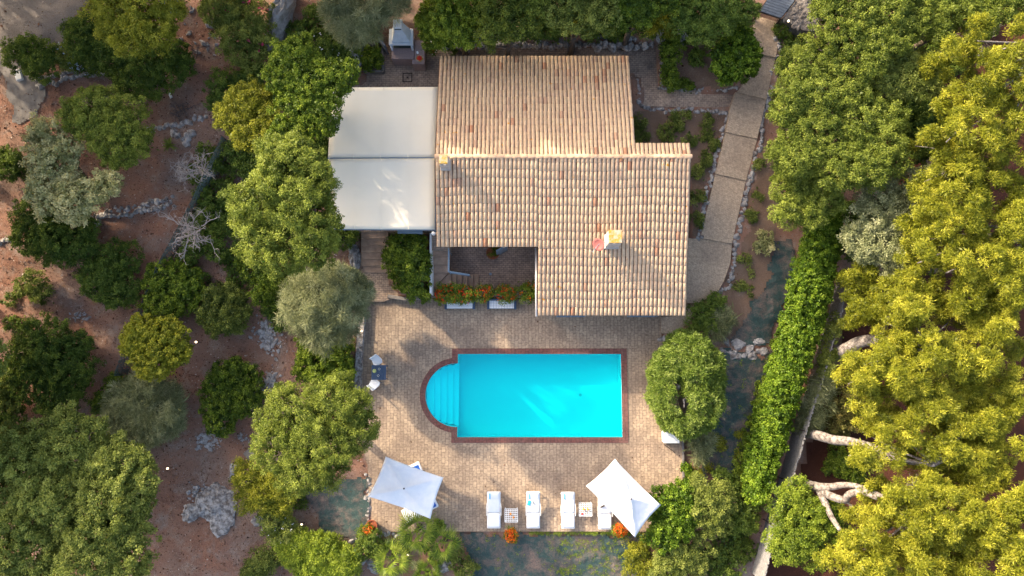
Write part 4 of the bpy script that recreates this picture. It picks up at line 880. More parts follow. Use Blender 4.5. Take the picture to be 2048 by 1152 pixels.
# ---------------------------------------------------------------- top edge
tree('grey-green wispy tree behind the barbecue', [(678,22,36),(730,38,42),(785,8,30),(700,62,24),(738,62,18)], 3.2, 'grey', tb=.05, dens=1.1, name='tree')
shrub('bright leafy bush right of the barbecue hood', [(868,36,34),(862,76,24),(895,72,30),(880,55,30),(848,42,16)], 'bright', 1.6, tb=.0)
tree('bushy tree with yellow tips above the left part of the roof', [(905,25,44),(935,62,36),(960,25,40),(890,50,26)], 4.3, 'bright', name='lemon_tree', tb=.03)
tree('olive tree above the roof with a branch drooping to the bank', [(1000,22,44),(1045,28,44),(1075,8,36),(982,62,24),(1022,50,30),(975,92,10,-1.5)], 5.1, 'olive', tb=-.12)
tree('olive tree over the rocky bank, middle of the top edge', [(1120,20,42),(1160,38,36),(1205,25,42),(1140,-5,40)], 5.1, 'olive2', tb=-.05)
tree('dark olive tree over the rocky bank next to the grass tuft', [(1245,25,42),(1280,30,30),(1260,-5,36),(1320,0,36)], 4.5, 'bright', tb=-.18)
shrub('small yellow-green bush on top of the rocky bank', [(1150,52,18),(1160,35,12)], 'yellow', .9, tb=.15)
shrub('green creeper covering the top of the bank', [(1200,58,26),(1240,62,24),(1100,60,24),(1060,66,22),(1020,74,18),(1180,72,14),(905,98,10)], 'dark', .3, tb=.2)
shrub('straw-coloured grass tuft on the bank', [(1315,42,26),(1325,60,18)], 'grey', .7, name='grass_tuft', cat='grass tuft', col='yellow', tb=-.15)
tree('dark leafy tree left of the gate', [(1350,12,42),(1400,22,46),(1450,18,46),(1490,22,26),(1405,62,32),(1362,55,22),(1440,55,26)], 2.8, 'dark', tb=.2)
tree('lemon tree in the bed beside the sloping path', [(1478,88,36),(1480,128,38),(1450,142,28),(1498,108,24),(1440,110,18),(1465,60,18)], 1.7, 'ivy', name='lemon_tree', tb=-.1)
shrub('narrow row of clipped green bushes along the north yard', [(1340,80,18),(1342,103,22),(1337,152,20),(1344,165,16),(1336,128,12)], 'bright', .5, name='hedge', cat='hedge')
shrub('small round dull bush in the bed left of the lemon tree', [(1393,117,16)], 'dark', .2, tb=.2)
shrub('low spreading plant below the lemon tree bed', [(1374,170,10),(1378,175,6)], 'bright', .1)
# ---------------------------------------------------------------- right side
tree('olive tree right of the gate at the top', [(1660,38,42),(1718,30,46),(1768,38,42),(1700,78,36),(1740,75,28),(1650,-5,40),(1720,-10,50),(1785,0,46),(1790,80,34),(1745,115,30)], 4.6, 'olive', tb=-.02, r=.2)
tree('broad olive tree overhanging the upper path', [(1600,138,44),(1650,118,46),(1690,155,42),(1590,188,44),(1640,200,48),(1570,228,30),(1618,95,22),(1700,195,34)], 4.6, 'olive', tb=.05, r=.22)
tree('broad olive tree overhanging the middle of the path', [(1600,272,44),(1658,268,50),(1718,258,46),(1762,290,46),(1588,318,42),(1680,328,52),(1735,338,46),(1778,238,34),(1562,308,28),(1740,218,30),(1790,320,24)], 4.8, 'olive', tb=.03, r=.24)
tree('yellow-green olive tree at the upper end of the ivy hedge', [(1578,378,36),(1628,388,42),(1572,428,28),(1620,428,32),(1600,352,34),(1660,400,26)], 4.0, 'olive', tb=.08)
tree('darker olive tree with bare twigs in the gap beside the pines', [(1798,120,36),(1848,138,36),(1810,168,32),(1856,175,26),(1770,165,22)], 4.2, 'olive2', tb=0)
tree('pair of olive crowns at the top right edge left of the pines', [(1838,42,38),(1880,30,38),(1812,60,26),(1930,28,38),(1985,18,40),(1950,60,26),(1880,70,24),(2040,10,36),(1840,-5,40),(1910,-10,44),(1980,-15,40),(1960,40,34)], 4.8, 'olive', tb=-.02)
tree('rounded grey-green olive tree between the ivy hedge and the pines', [(1760,400,46),(1818,378,46),(1738,440,40),(1800,450,46),(1850,420,40),(1778,498,44),(1728,492,34),(1828,498,36),(1860,360,30),(1770,530,24),(1705,470,22)], 4.4, 'olive2', name='olive_tree', tb=.05, r=.2, col='grey')
shrub('deeply shaded scrub in the hollow between olives and pines', [(1830,230,44),(1870,260,38),(1850,300,34),(1800,210,34),(1890,225,24),(1745,180,30)], 'dark', .8, tb=.1)
random.seed(31)
ZP = 7.0
def pine(label, lobes, base, h=7.0, tb=0., trunk=None, dens=1.0, n_limb=99):
    bz = GA(*base); W_ = wl(lobes, bz + h); t = thing('pine_tree', label, 'pine tree', (base[0], base[1], bz))
    mb = MB(); W0 = W_
    if trunk:
        for path in trunk:
            pts = [Vector(base) .to_3d() + Vector((0, 0, bz - .3))] if path[0] is None else []
            pts += [P(a, b, z) for a, b, z, r in path if a is not None] if path[0] is not None else [P(*q[:3]) for q in path[1:]]
            rr = ([path[1][3]] if path[0] is None else []) + [q[3] for q in path if q is not None]
            sm, sr = [], []
            for i in range(len(pts) - 1):
                for k in range(5):
                    u = k / 5; a_, b_, c_, d_ = pts[max(i-1,0)], pts[i], pts[i+1], pts[min(i+2,len(pts)-1)]
                    q = .5 * ((2*b_) + (c_-a_)*u + (2*a_-5*b_+4*c_-d_)*u*u + (-a_+3*b_-3*c_+d_)*u**3); sm.append(q); sr.append((rr[i]*(1-u)+rr[i+1]*u) * random.uniform(.97, 1.04))
            sm.append(pts[-1]); sr.append(rr[-1]); mb.tube(sm, sr, 10)
            end = pts[-1]
        for l in W_: limb(mb, end, (l[0], l[1], l[2] - 1.6), .07, .02, .06)
    else:
        fork = Vector((base[0], base[1], bz + h * .6)); limb(mb, (base[0], base[1], bz - .2), fork, .3, .2, .04)
        for l in W_: limb(mb, fork, (l[0], l[1], l[2] - 1.0), .11, .03, .06)
    build('trunk', mb, MT['bark'], t, smooth=True)
    # a pine's crown: every lobe breaks into smaller cushions at differing heights
    L2 = []
    for (x, y, z, r) in W_:
        for k in range(9):
            a = random.uniform(0, 6.28); d = r * math.sqrt(random.uniform(.02, 1)) * .95
            L2.append((x + d * math.cos(a), y + d * math.sin(a), z + random.uniform(-1.8, .6) - .5 * d / r, r * random.uniform(.22, .44)))
    crown('crown', L2, 'pine', t, None, dens * .95, .85, tb, 1.0, -.1); return t
pine('tall yellow-green pine at the upper right edge', [(1980,110,44),(2030,80,44),(1940,190,36),(1990,180,50),(2040,160,44),(1955,60,26),(1960,250,44),(2020,250,56),(1920,270,28),(1905,95,22)], tuple(P(2010,160,2).xy), 6.5)
pine('pine with a bare pale trunk beside the dark hollow', [(1935,330,44),(1990,330,52),(2045,330,44),(1900,400,40),(1960,400,50),(2020,410,54),(1890,345,26),(1870,270,14)], tuple(P(1845,322,1).xy), 6.5, trunk=[[None,(1868,322,3.0,.27),(1905,312,4.5,.24),(1960,330,6,.15)]])
pine('pine crown in the middle of the right edge', [(1890,470,40),(1945,460,46),(2000,500,56),(2045,470,40),(1860,520,34),(1920,540,44),(1975,570,50),(2035,570,46),(1860,430,26)], tuple(P(1960,500,1).xy), 6.8, tb=.02)
pine('small round pine cushion over the reed fence', [(1725,560,28),(1745,595,34),(1722,620,28),(1760,635,24),(1780,600,22),(1735,540,16)], tuple(P(1765,600,1).xy), 4.6, tb=-.18)
pine('large pine whose thick pale limb crosses the upper end of the reed fence', [(1840,600,50),(1810,640,40),(1880,640,50),(1940,640,54),(1870,700,50),(1800,700,40),(1940,720,56),(2010,680,56),(1740,735,34),(1730,770,22),(1790,760,44),(1850,770,52)], tuple(P(1668,712,-.2).xy), 7.0, tb=.03,
     trunk=[[None,(1690,700,1.6,.34),(1720,684,2.6,.32),(1752,680,3.4,.28),(1785,678,4.2,.24),(1850,690,5.8,.15)],[(1752,680,3.4,.2),(1765,662,4.2,.16),(1776,635,5.0,.10)],[(1785,678,4.2,.2),(1850,690,5.8,.12)]])
pine('large pine leaning from the middle of the reed fence', [(1760,820,30),(1810,830,48),(1870,850,56),(1930,820,56),(1990,800,54),(2040,780,46),(1760,870,24),(1820,900,40),(1890,920,54),(1950,900,56),(2020,880,60),(1975,740,40),(1730,920,16),(1760,915,20)], tuple(P(1612,866,-.4).xy), 7.2, tb=.03,
     trunk=[[None,(1640,872,1.4,.27),(1668,880,2.2,.25),(1700,883,3.0,.23),(1735,892,3.9,.22),(1775,905,4.7,.19),(1815,922,5.3,.15),(1870,930,6.0,.1)]])
pine('huge pine with forked white limbs at the lower right', [(1760,1060,36),(1820,1030,46),(1880,1000,50),(1950,990,60),(2020,980,60),(1740,1120,44),(1810,1100,56),(1880,1080,60),(1960,1080,66),(2030,1080,60),(1800,1160,60),(1900,1160,60),(2000,1160,60),(1700,1140,30),(1800,980,26)], tuple(P(1618,970,-.5).xy), 7.4, tb=.03,
     trunk=[[None,(1632,974,1.6,.27),(1660,974,2.6,.19),(1690,970,3.5,.15),(1725,976,4.4,.13),(1780,1000,5.8,.1)],[(1632,974,1.6,.24),(1648,984,2.2,.2),(1662,992,2.8,.2),(1688,1000,3.4,.19),(1700,988,3.9,.18),(1730,985,4.6,.2),(1755,996,5.2,.12)],[(1638,980,1.8,.2),(1650,1005,2.4,.17),(1662,1032,3.0,.14),(1680,1060,3.8,.1)],[(1690,1000,3.4,.1),(1705,1015,3.6,.05),(1716,1030,3.8,.02)],[(1780,1000,5.8,.07),(1835,1025,5.2,.05)]])
tree('green mastic tree below the forked white limbs', [(1580,1005,34),(1622,1038,40),(1570,1085,38),(1620,1100,32),(1655,1028,26),(1595,975,18),(1600,1060,36),(1680,1070,22)], 2.8, 'olive', name='mastic_tree', tb=-.02, col='bright')
shrub('olive-brown shrub in the shade behind the reed fence', [(1690,805,34),(1680,840,32),(1715,825,24),(1660,850,22),(1700,775,20)], 'brown', .8)
shrub('thin grey-green shrub growing along the reed fence', [(1640,775,20),(1635,805,20),(1622,835,20),(1612,858,12),(1645,755,12)], 'grey', 1.2, tb=-.1)
shrub('slim leafy sapling over the reed fence', [(1655,725,16),(1658,700,16),(1662,665,16),(1672,640,10),(1650,745,10)], 'olive2', 1.4, tb=.0)
shrub('ground shrubs in the shade between two pine limbs', [(1680,925,24),(1705,945,22),(1670,900,14),(1720,915,16),(1660,935,12)], 'bright', .3, tb=-.1)
# ivy hedge
lob = []
for (a, b, r_) in [(1650,450,34),(1643,470,36),(1638,495,40),(1632,520,42),(1628,548,44),(1620,575,44),(1612,602,44),(1606,630,44),(1598,658,44),(1590,685,42),(1582,712,42),(1573,740,40),(1566,768,40),(1558,795,40),(1550,822,40),(1543,850,40),(1535,878,38),(1527,905,36),(1520,932,34),(1515,958,30),(1510,985,22)]:
    z = 1.7 if a > 1560 else 1.4; g_ = GP(a, b).z; p = P(a, b, g_ + z); lob.append((p.x, p.y, g_ + z, M(r_ * .88, 1.5), 1.0))
setp(crown('ivy_hedge', lob, 'ivy', None, None, 1.25, .8, .03, 1.0, -.35), 'long bright green ivy hedge running beside the reed fence', 'hedge')
shrub('low dark creeper along the foot of the ivy hedge', [(1585,620,14),(1560,690,16),(1548,730,16),(1535,770,18),(1523,810,18),(1512,850,18),(1500,890,20),(1490,930,22),(1485,960,24),(1595,580,14),(1578,650,15),(1530,790,20),(1508,870,22)], 'bright', .3, tb=.0, dens=.9)
# big clipped round tree with a slit
lob = []
for (a, b, r_, z) in [(1345,725,36,1.9),(1385,706,36,2.0),(1412,730,32,1.9),(1336,760,34,1.8),(1400,770,40,1.9),(1340,800,36,1.8),(1410,800,34,1.8),(1368,838,36,1.8),(1400,830,32,1.7),(1362,690,26,1.7),(1336,782,28,2.0),(1386,745,34,2.2),(1386,800,30,2.1),(1425,760,20,1.4),(1322,740,24,1.3),(1324,790,26,1.3),(1345,835,26,1.3)]:
    p = P(a, b, z); lob.append((p.x, p.y, z, M(r_, z), 1.15))
ct = thing('clipped_tree', 'large round clipped tree with a slit in its crown, right of the pool', 'tree', (*P(1372, 775).xy, 0))
crown('crown', lob, 'clip', ct, None, 1.25, .8, .05, 1.0, -.5, carve=(tuple(P(1352, 768, 2.6).xy), tuple(P(1368, 818, 2.6).xy), .33))
mb = MB(); limb(mb, P(1372, 772, -.2), P(1358, 775, 2.4), .2, .12); limb(mb, P(1372, 772, .3), P(1366, 800, 2.6), .12, .05); limb(mb, P(1366, 800, 2.6), P(1368, 815, 2.9), .05, .02); build('trunk', mb, MT['bark'], ct, smooth=True)
shrub('dark clipped triangular hedge at the foot of the sloping path', [(1400,630,24),(1425,612,20),(1386,652,14),(1412,645,20),(1435,600,14)], 'dark', .6, name='hedge', cat='hedge', tb=.25)
shrub('silvery shrub between the dark triangular hedge and the ground cloth', [(1442,638,20),(1430,660,18),(1455,645,12)], 'grey', .5, tb=.0)
shrub('silvery shrub below the round clipped tree', [(1402,885,18),(1395,905,16),(1412,870,12)], 'grey', .6, tb=0)
shrub('yellowish weeds on the cloth below the clipped tree', [(1432,880,10),(1445,893,8),(1420,935,9),(1480,865,8),(1470,905,10),(1395,945,8)], 'yellow', .1, dens=.6, name='weed', cat='weed')
shrub('bright green rounded bush beside the right parasol', [(1328,1000,30),(1350,1035,40),(1322,1070,30),(1368,988,26),(1310,1040,16),(1372,1020,28)], 'ivy', 1.2, tb=.0)
shrub('grey-green fine bush right of the bright rounded bush', [(1408,1005,36),(1438,990,24),(1430,1038,30),(1395,970,20),(1440,1010,24)], 'olive2', 1.3, tb=.05)
shrub('grey-green bush at the bottom edge below the bright rounded bush', [(1345,1105,36),(1390,1095,30),(1330,1140,30),(1370,1135,30)], 'olive2', 1.0, tb=.05)
shrub('yellow-green shrub at the right end of the lower ground cloth', [(1272,1105,20),(1290,1130,22),(1265,1140,16),(1280,1085,12)], 'yellow', .5, tb=-.1, dens=.8)
shrub('shaded shrub in front of the lower end of the ivy hedge', [(1490,1010,26),(1470,1042,26),(1455,965,20),(1500,1045,18),(1440,950,14)], 'dark', .7, tb=.2)
shrub('leafy weeds at the right terrace edge', [(1375,935,10),(1385,965,12),(1378,950,7)], 'ivy', .2, tb=0)
shrub('dark creeper at the stone block below the gate', [(1560,60,14),(1568,75,12),(1580,95,12),(1600,90,14)], 'dark', .2, tb=.2)
shrub('pale silvery small shrub beside the ivy hedge and the path stones', [(1527,478,16),(1535,492,14),(1518,492,12)], 'pale', .3, ls=.9, dens=1.0)
shrub('clipped dark green hedge beside the stairs', [(812,500,32),(815,540,34),(798,522,30),(836,568,24),(832,490,26),(838,530,26),(845,590,14),(785,500,18),(822,575,22)], 'bright', 1.0, name='hedge', cat='hedge', tb=-.08)
shrub('low bush in the shade under the awning edge', [(690,476,22),(670,482,18),(705,470,12)], 'dark', .6, tb=.15)
SM = [('narrow tuft at the house corner beside the flower bed',1278,245,12),('low green plant beside the roof edge in the flower bed',1280,270,14),('round green plant in the middle of the flower bed',1330,262,15),('small tuft next to the round green plant',1353,250,9),
 ('tuft just below the cross path near the house',1345,228,9),('second tuft just below the cross path',1370,228,9),('loose tuft near the right stones of the flower bed',1408,240,11),('dark tuft in the right part of the flower bed',1410,268,12),('spreading tuft under the white flowers',1375,276,12),
 ('grey-green tuft beside the north-east roof corner',1405,318,14),('dark tuft along the right wall of the house',1392,345,12),('narrow tuft between the house wall and the path stones',1394,395,12),('tuft at the downhill end of the house side bed',1392,440,13),('dull tuft in the flower bed corner',1425,290,9)]
for lab, a, b, r_ in SM: shrub(lab, [(a, b, r_), (a + r_ * .5, b + r_ * .4, r_ * .6)], 'olive2', .12, tb=-.12, dens=.8, name='garden_plant', cat='plant', group='small plants in the bed beside the house')
SM = [('green weed beside the path stones above the silvery shrub',1512,430,8),('green weed at the foot of the silvery shrub',1500,545,9),('lime weed right of the pale upright stones',1502,432,8),('dull tuft beside the bend of the lower path',1488,520,10),('tuft on the bare soil above the ground cloth',1478,572,9),('dry tuft in the middle of the bare soil strip',1500,585,10),('tuft near the overhanging olive branches',1520,335,12),('tuft below the stones opposite the house corner',1512,395,9)]
for lab, a, b, r_ in SM: shrub(lab, [(a, b, r_)], 'olive2', .08, tb=.0, dens=.6, name='garden_plant', cat='plant', group='weeds on the bare soil right of the path')
# offshoots of weeds on the cloths (uncountable)
C_, = [[]]
for _ in range(300):
    k = random.random()
    a, b = (random.uniform(1100, 1290), random.uniform(1075, 1150)) if k < .5 else ((random.uniform(940, 1290), random.uniform(1066, 1150)) if k < .68 else (random.uniform(1400, 1530), random.uniform(710, 940)))
    C_.append(GP(a, b) + Vector((0, 0, .1)))
for _ in range(130): C_.append(P(random.uniform(1060, 1280), random.gauss(1066, 1.5), -.05))
C_ = np.array([tuple(c) for c in C_]); rep = np.repeat(np.arange(len(C_)), 12); n = len(rep); d = unit(rng.normal(size=(n, 3)) * [1, 1, .4] + [0, 0, .25])
quads_mesh('weeds', leafquads(C_[rep] + d * .02, unit(rng.normal(0, .3, (n, 3)) + [0, 0, 1]), d, rng.uniform(.06, .17, n), rng.uniform(.015, .03, n)), rng.uniform(.2, .9, n), MT['f_bright'])['kind'] = 'stuff'
bpy.data.objects['weeds']['label'] = 'tiny weeds sprouting on the ground cloths and along the terrace kerb'
# dead bushes
def dead(label, px, py, rpx, m, name='dead_shrub', n0=9, h=1.0, zb=.3):
    mb = MB(); g_ = GP(px, py); rr = M(rpx)
    def br(p, d, L, r, k):
        pts = [p]; 
        for i in range(3):
            d = (d + Vector((random.gauss(0, .28), random.gauss(0, .28), random.gauss(0, .2)))).normalized(); pts.append(pts[-1] + d * L / 3)
        mb.tube(pts, [r, r * .85, r * .7, r * .5], 4, cap=False)
        if k:
            for q in range(3 if k > 1 else 3): br(random.choice(pts[1:]), (d + Vector((random.gauss(0, .8), random.gauss(0, .8), random.gauss(0, .35)))).normalized(), L * random.uniform(.5, .8), r * .6, k - 1)
    for i in range(n0):
        a = 2 * math.pi * i / n0 + random.uniform(-.3, .3); br(g_ + Vector((random.gauss(0, rr * .22), random.gauss(0, rr * .22), zb)), Vector((math.cos(a), math.sin(a), random.uniform(.2, 1.1) * h)).normalized(), rr * .6, .034, 3)
    setp(build(name, mb, m), label, 'dead bush')
random.seed(9)
dead('upper bare pale bush above the net fence', 415, 352, 46, MT['deadwood'], zb=1.3, n0=14); dead('lower bare pale bush leaning over the net fence', 405, 478, 50, MT['deadwood'], zb=1.3, n0=14)
dead('brown twiggy bush on the red soil above the agave', 362, 222, 26, MT['brownwood'], h=.4, zb=.05); dead('grey twiggy bush beside the pile of boulders', 392, 120, 24, MT['brownwood'], h=.8)
dead('bare twigs poking up in the dark hollow beside the pines', 1885, 130, 40, MT['deadwood'], zb=2.8)
dead('white dead twigs tangled under the lower pine', 1760, 960, 34, MT['deadwood'], zb=3.4); dead('white dead twigs beside the forked pine limb', 1725, 1000, 22, MT['deadwood'], zb=2.6, n0=6)
# spiky plants and palms
def spiky(name, label, cat, px, py, r, m, n=34, w=.05, h=.1, el=(.1, 1.2), droop=.3, tintr=(.2, .7)):
    g_ = GP(px, py) + Vector((0, 0, h)); mb = MB()
    for i in range(n):
        a = random.uniform(0, 6.283); e = random.uniform(*el); L = r * random.uniform(.7, 1.1); d = Vector((math.cos(a) * math.cos(e), math.sin(a) * math.cos(e), math.sin(e))); s = Vector((-math.sin(a), math.cos(a), 0)) * w / 2
        pts = [g_ + d * L * t - Vector((0, 0, droop * L * t * t)) for t in (0, .35, .7, 1)]; ww = (.7, 1, .7, .05)
        vs = []
        for p, q in zip(pts, ww): vs += [p - s * q, p + s * q]
        mb.add(vs, [(0, 1, 3, 2), (2, 3, 5, 4), (4, 5, 7, 6)], random.uniform(*tintr))
    return setp(build(name, mb, m), label, cat)
spiky('agave', 'spiky green agave beside the scree of stones', 'agave', 340, 292, .55, MT['f_olive2'], 30, .09)
spiky('dried_yucca', 'grey dried spiky plant among the palms', 'spiky plant', 834, 1126, .45, MT['f_grey'], 60, .04, .35, tintr=(.6, 1))
def palm(label, px, py, r, h=1.3, n=22, tb=0.):
    g_ = GP(px, py); z = g_.z + h; c = P(px, py, z); t = thing('fan_palm', label, 'palm', (c.x, c.y, GA(c.x, c.y)), 'fan palms below the terrace')
    mb = MB(); mb.tube([(c.x, c.y, g_.z - .2), (c.x + .03, c.y, z - .5), (c.x, c.y, z - .1)], [.17, .15, .12], 9); build('trunk', mb, MT['darkbark'], t)
    mb = MB()
    for i in range(n):
        a = i * 2.399 + random.uniform(-.25, .25); e = -.15 + 1.5 * (i / n) ** 1.3
        d = Vector((math.cos(a) * math.cos(e), math.sin(a) * math.cos(e), math.sin(e))); st = c + d * r * .52 * random.uniform(.7, 1.2); tn = random.uniform(.1, .8) + tb
        sd = Vector((-math.sin(a), math.cos(a), 0)); up = d.cross(sd)
        mb.add([c - sd * .014, c + sd * .014, st + sd * .010, st - sd * .010], [(0, 1, 2, 3)], .7)
        nl = 12
        for k in range(nl):
            b = (k / (nl - 1) - .5) * 2.7; dd = (d * math.cos(b) + sd * math.sin(b)).normalized(); L = r * .68 * (1 - .18 * abs(b)) * random.uniform(.8, 1.12); s2 = (sd * math.cos(b) - d * math.sin(b)) * .030
            p1 = st + dd * L * .45 + up * .03; p2 = st + dd * L - Vector((0, 0, .28 * L))
            mb.add([st, p1 - s2, p2, p1 + s2], [(0, 1, 2, 3)], max(0, min(1, tn + random.gauss(0, .22))))
    build('fronds', mb, MT['f_palm'], t); return t
palm('fan palm just below the tilted white parasol', 833, 1062, 1.15, 1.5, 20)
palm('fan palm with the grey boulder stones at its foot', 783, 1116, 1.15, 1.0, 20, .1)
palm('fan palm furthest right, beside the lower ground cloth', 888, 1085, 1.0, 1.2, 15, .1)
palm('low fan palm between the dried spiky plant and the right palm', 872, 1116, .48, .5, 16, .1)
palm('fan palm cut by the bottom edge of the photo', 853, 1150, .9, .6, 15, .15)
palm('small blurred yellow-green fan palm on the terrace edge', 878, 1050, .38, .4, 14, .1)
shrub('green bush with a white flower right of the lowest palms', [(920,1125,20),(932,1140,18),(905,1112,10)], 'olive2', .4, tb=-.1)
shrub('leafy plants between the palms and the stones', [(812,1090,7),(848,1098,7)], 'bright', .1, tb=.0)
# ---------------------------------------------------------------- fences and gate
def fence_line(name, label, cat, tops, h, m, netname, post_every=2.4, jag=0., postm='iron', thick=.02, lean=0):
    pts = [P(a, b, z) for a, b, z in tops]; root = thing(name, label, cat, (pts[0].x, pts[0].y, pts[0].z - h)); mb = MB(); pm = []
    for a, b in zip(pts[:-1], pts[1:]):
        L = (b - a).length; n = max(1, int(L / (.09 if jag else .5))); n_ = Vector((-(b-a).y, (b-a).x, 0)).normalized() * thick / 2
        for k in range(n):
            p, q = a.lerp(b, k / n), a.lerp(b, (k + 1) / n); jz = random.uniform(-jag, jag)
            if jag: n2 = n_ * random.uniform(.5, 1.3); mb.prism([(p - n2).xy, (q - n2).xy, (q + n2).xy, (p + n2).xy], [p.z - h] * 4, [p.z + jz] * 4)
            else:
                w_ = Vector((0, 0, .05 * noise.noise(p * .8))); mb.add([p + w_, q + Vector((0, 0, .05 * noise.noise(q * .8))), q - Vector((0, 0, h)), p - Vector((0, 0, h))], [(0, 1, 2, 3)])
        m_ = max(1, int(L / post_every))
        for k in range(m_): pm.append(a.lerp(b, k / m_))
    build(netname, mb, m, root)
    for p in pm:
        mb = MB(); p = p - n_ * 4; mb.tube([p + Vector((0, 0, .04)), p - Vector((0, 0, h + .2))], .03, 6); build('post', mb, MT[postm], root)
random.seed(4)
fence_line('net_fence', 'long dark green net fence running down the left hillside', 'fence', [(443,272,3.4),(385,395,2.6),(312,535,2.2),(262,655,1.8),(226,752,1.5)], 1.7, MT['fencenet'], 'net')
fence_line('reed_fence', 'weathered grey reed fence with ragged top between the ivy hedge and the pines', 'fence', [(1705,540,1.7),(1677,649,1.5),(1645,760,1.3),(1613,863,1.2),(1584,965,1.1),(1556,1055,1.0),(1526,1165,.9)], 1.7, MT['reed'], 'reeds', jag=.09, thick=.06)
gt = thing('garden_gate', 'grey-blue boarded gate at the head of the garden path', 'gate', P(1550, 25, 2.7))
mb = MB(); za = 3.6; A0, A1, A2, A3 = P(1520, 22, za), P(1562, 36, za), P(1590, 0, za), P(1545, -16, za)
for k in range(8):
    u0, u1 = k / 8 + .008, (k + 1) / 8 - .008; a, b = A0.lerp(A3, u0), A0.lerp(A3, u1); c, d = A1.lerp(A2, u1), A1.lerp(A2, u0)
    mb.prism([a.xy, b.xy, c.xy, d.xy], za - .05, za)
build('boards', mb, MT['gate'], gt)
mb = MB()
for a, b in ((A0, A1), (A3, A2), (A0, A3), (A1, A2)): mb.tube([a - Vector((0, 0, .08)), b - Vector((0, 0, .08))], .04, 6)
for a in (A0, A1, A2, A3): mb.tube([a, Vector((a.x, a.y, 2.3))], .06, 6)
build('frame', mb, MT['iron'], gt)
mb = MB()
def rubble(mb, pts, z0, z1): 
    mb.prism([P(a, b, z1).xy for a, b in pts], z0, z1, .4)
rubble(mb, [(1565,36),(1592,2),(1602,-30),(1650,-30),(1636,45),(1632,62),(1605,60),(1590,50)], 2.2, 3.5)
for k in range(70):
    p = P(random.uniform(1572, 1636), random.uniform(0, 60), 3.5)
    if inpoly(np.array([p.x]), np.array([p.y]), [tuple(P(a, b, 3.5).xy) for a, b in [(1568,38),(1594,4),(1602,-30),(1648,-30),(1634,45),(1630,62),(1605,60)]])[0]: rock(mb, (p.x, p.y, 3.46), random.uniform(.1, .22), random.uniform(.1, .2), .1, random.uniform(0, 3), tint=random.uniform(0, .3))
setp(build('stone_gatepost', mb, MT['rubble']), 'broad rubble stone pillar beside the boarded gate', 'pillar')
# lamps (lit)
def lamp(label, px, py, h=.6, dz=0):
    g_ = GP(px, py); p = P(px, py, g_.z + h + dz); t = thing('garden_lamp', label, 'garden lamp', (p.x, p.y, g_.z), 'small lit garden lamps'); mb = MB(); mb.tube([(p.x, p.y, g_.z - .1), (p.x, p.y, p.z)], .02, 6); build('post', mb, MT['iron'], t)
    mb = MB(); mb.soft(p, (.11, .11, .11), e=1, nu=12); build('bulb', mb, MT['glow'], t, smooth=True)
lamp('lit garden lamp beside the huge evergreen oak', 335, 937); lamp('lit garden lamp beside the round yellow-green tree', 392, 684); lamp('lit garden lamp above the clipped hedge curve', 603, 1049); lamp('lit garden lamp at the left edge of the pool terrace', 723, 662, .5)
lamp('lit garden lamp on the stone pillar by the gate', 1577, 42, .3, 1.3); lamp('lit garden lamp among the palms', 816, 1110, .7)
# ---------------------------------------------------------------- barbecue corner
bq = thing('stone_barbecue', 'pale grey masonry barbecue with tapering hood at the top of the patio', 'barbecue', P(805, 105, 1.5))
zt = 2.35
mb = MB(); Q = lambda pts, z: [P(a, b, z).xy for a, b in pts]
mb.prism(Q([(783,96),(828,96),(828,118),(783,118)], zt), 1.5, zt); mb.prism(Q([(783,70),(828,70),(828,96),(783,96)], zt), 1.5, zt - .12)
build('counter', mb, MT['granite'], bq, bevel=.02)
mb = MB(); mb.prism(Q([(829,80),(849,80),(849,128),(824,128),(824,119),(829,119)], zt + .02), 1.5, zt + .02); build('side_counter', mb, MT['granite'], bq, bevel=.02)
c0 = P(805, 100, zt); w = .62; yb = c0.y + .95; yf = c0.y + .12
mb = MB()
for sx in (-1, 1): mb.box((c0.x + sx * (w - .05), (yb + yf) / 2 - .1, zt + .2), (.10, yb - yf + .1, .42))
mb.box((c0.x, yb - .03, zt + .2), (2 * w, .08, .42))
build('firebox', mb, MT['bbq'], bq, bevel=.01)
mb = MB(); mb.box((c0.x, (yb + yf) / 2 - .05, zt + .012 - .12), (2 * w - .2, yb - yf, .02)); build('hearth', mb, MT['soot'], bq)
mb = MB(); z0 = zt + .42
lo = [(c0.x - w - .05, yf - .08, z0), (c0.x + w + .05, yf - .08, z0), (c0.x + w + .05, yb + .02, z0), (c0.x - w - .05, yb + .02, z0)]
mb.prism([p[:2] for p in lo], z0, z0 + .16); a = .24; hi = [(c0.x - a, yb - .55, z0 + .95), (c0.x + a, yb - .55, z0 + .95), (c0.x + a, yb - .05, z0 + .95), (c0.x - a, yb - .05, z0 + .95)]
l2 = [(c0.x - w + .10, yf + .04, z0 + .155), (c0.x + w - .10, yf + .04, z0 + .155), (c0.x + w - .10, yb - .02, z0 + .155), (c0.x - w + .10, yb - .02, z0 + .155)]
mb.add(l2 + hi, [(0, 1, 5, 4), (1, 2, 6, 5), (2, 3, 7, 6), (3, 0, 4, 7), (4, 5, 6, 7), (0, 3, 2, 1)])
mb.prism([(c0.x - a, yb - .55), (c0.x + a, yb - .55), (c0.x + a, yb - .05), (c0.x - a, yb - .05)], z0 + .94, z0 + 1.35)
hood = build('hood', mb, MT['bbq'], bq, bevel=.03)
mb = MB(); mb.box((c0.x, yb - .56, z0 + 1.18), (.36, .02, .08)); build('smoke_slot', mb, MT['soot'], hood)
zc_ = zt + .02; p = P(839, 117, zc_); t = thing('fruit_plate', 'round plate of red watermelon slices on the barbecue side counter', 'plate', p)
mb = MB(); mb.cyl(p, .19, .02, 24, .21); build('plate', mb, MT['lichen'], t)
mb = MB()
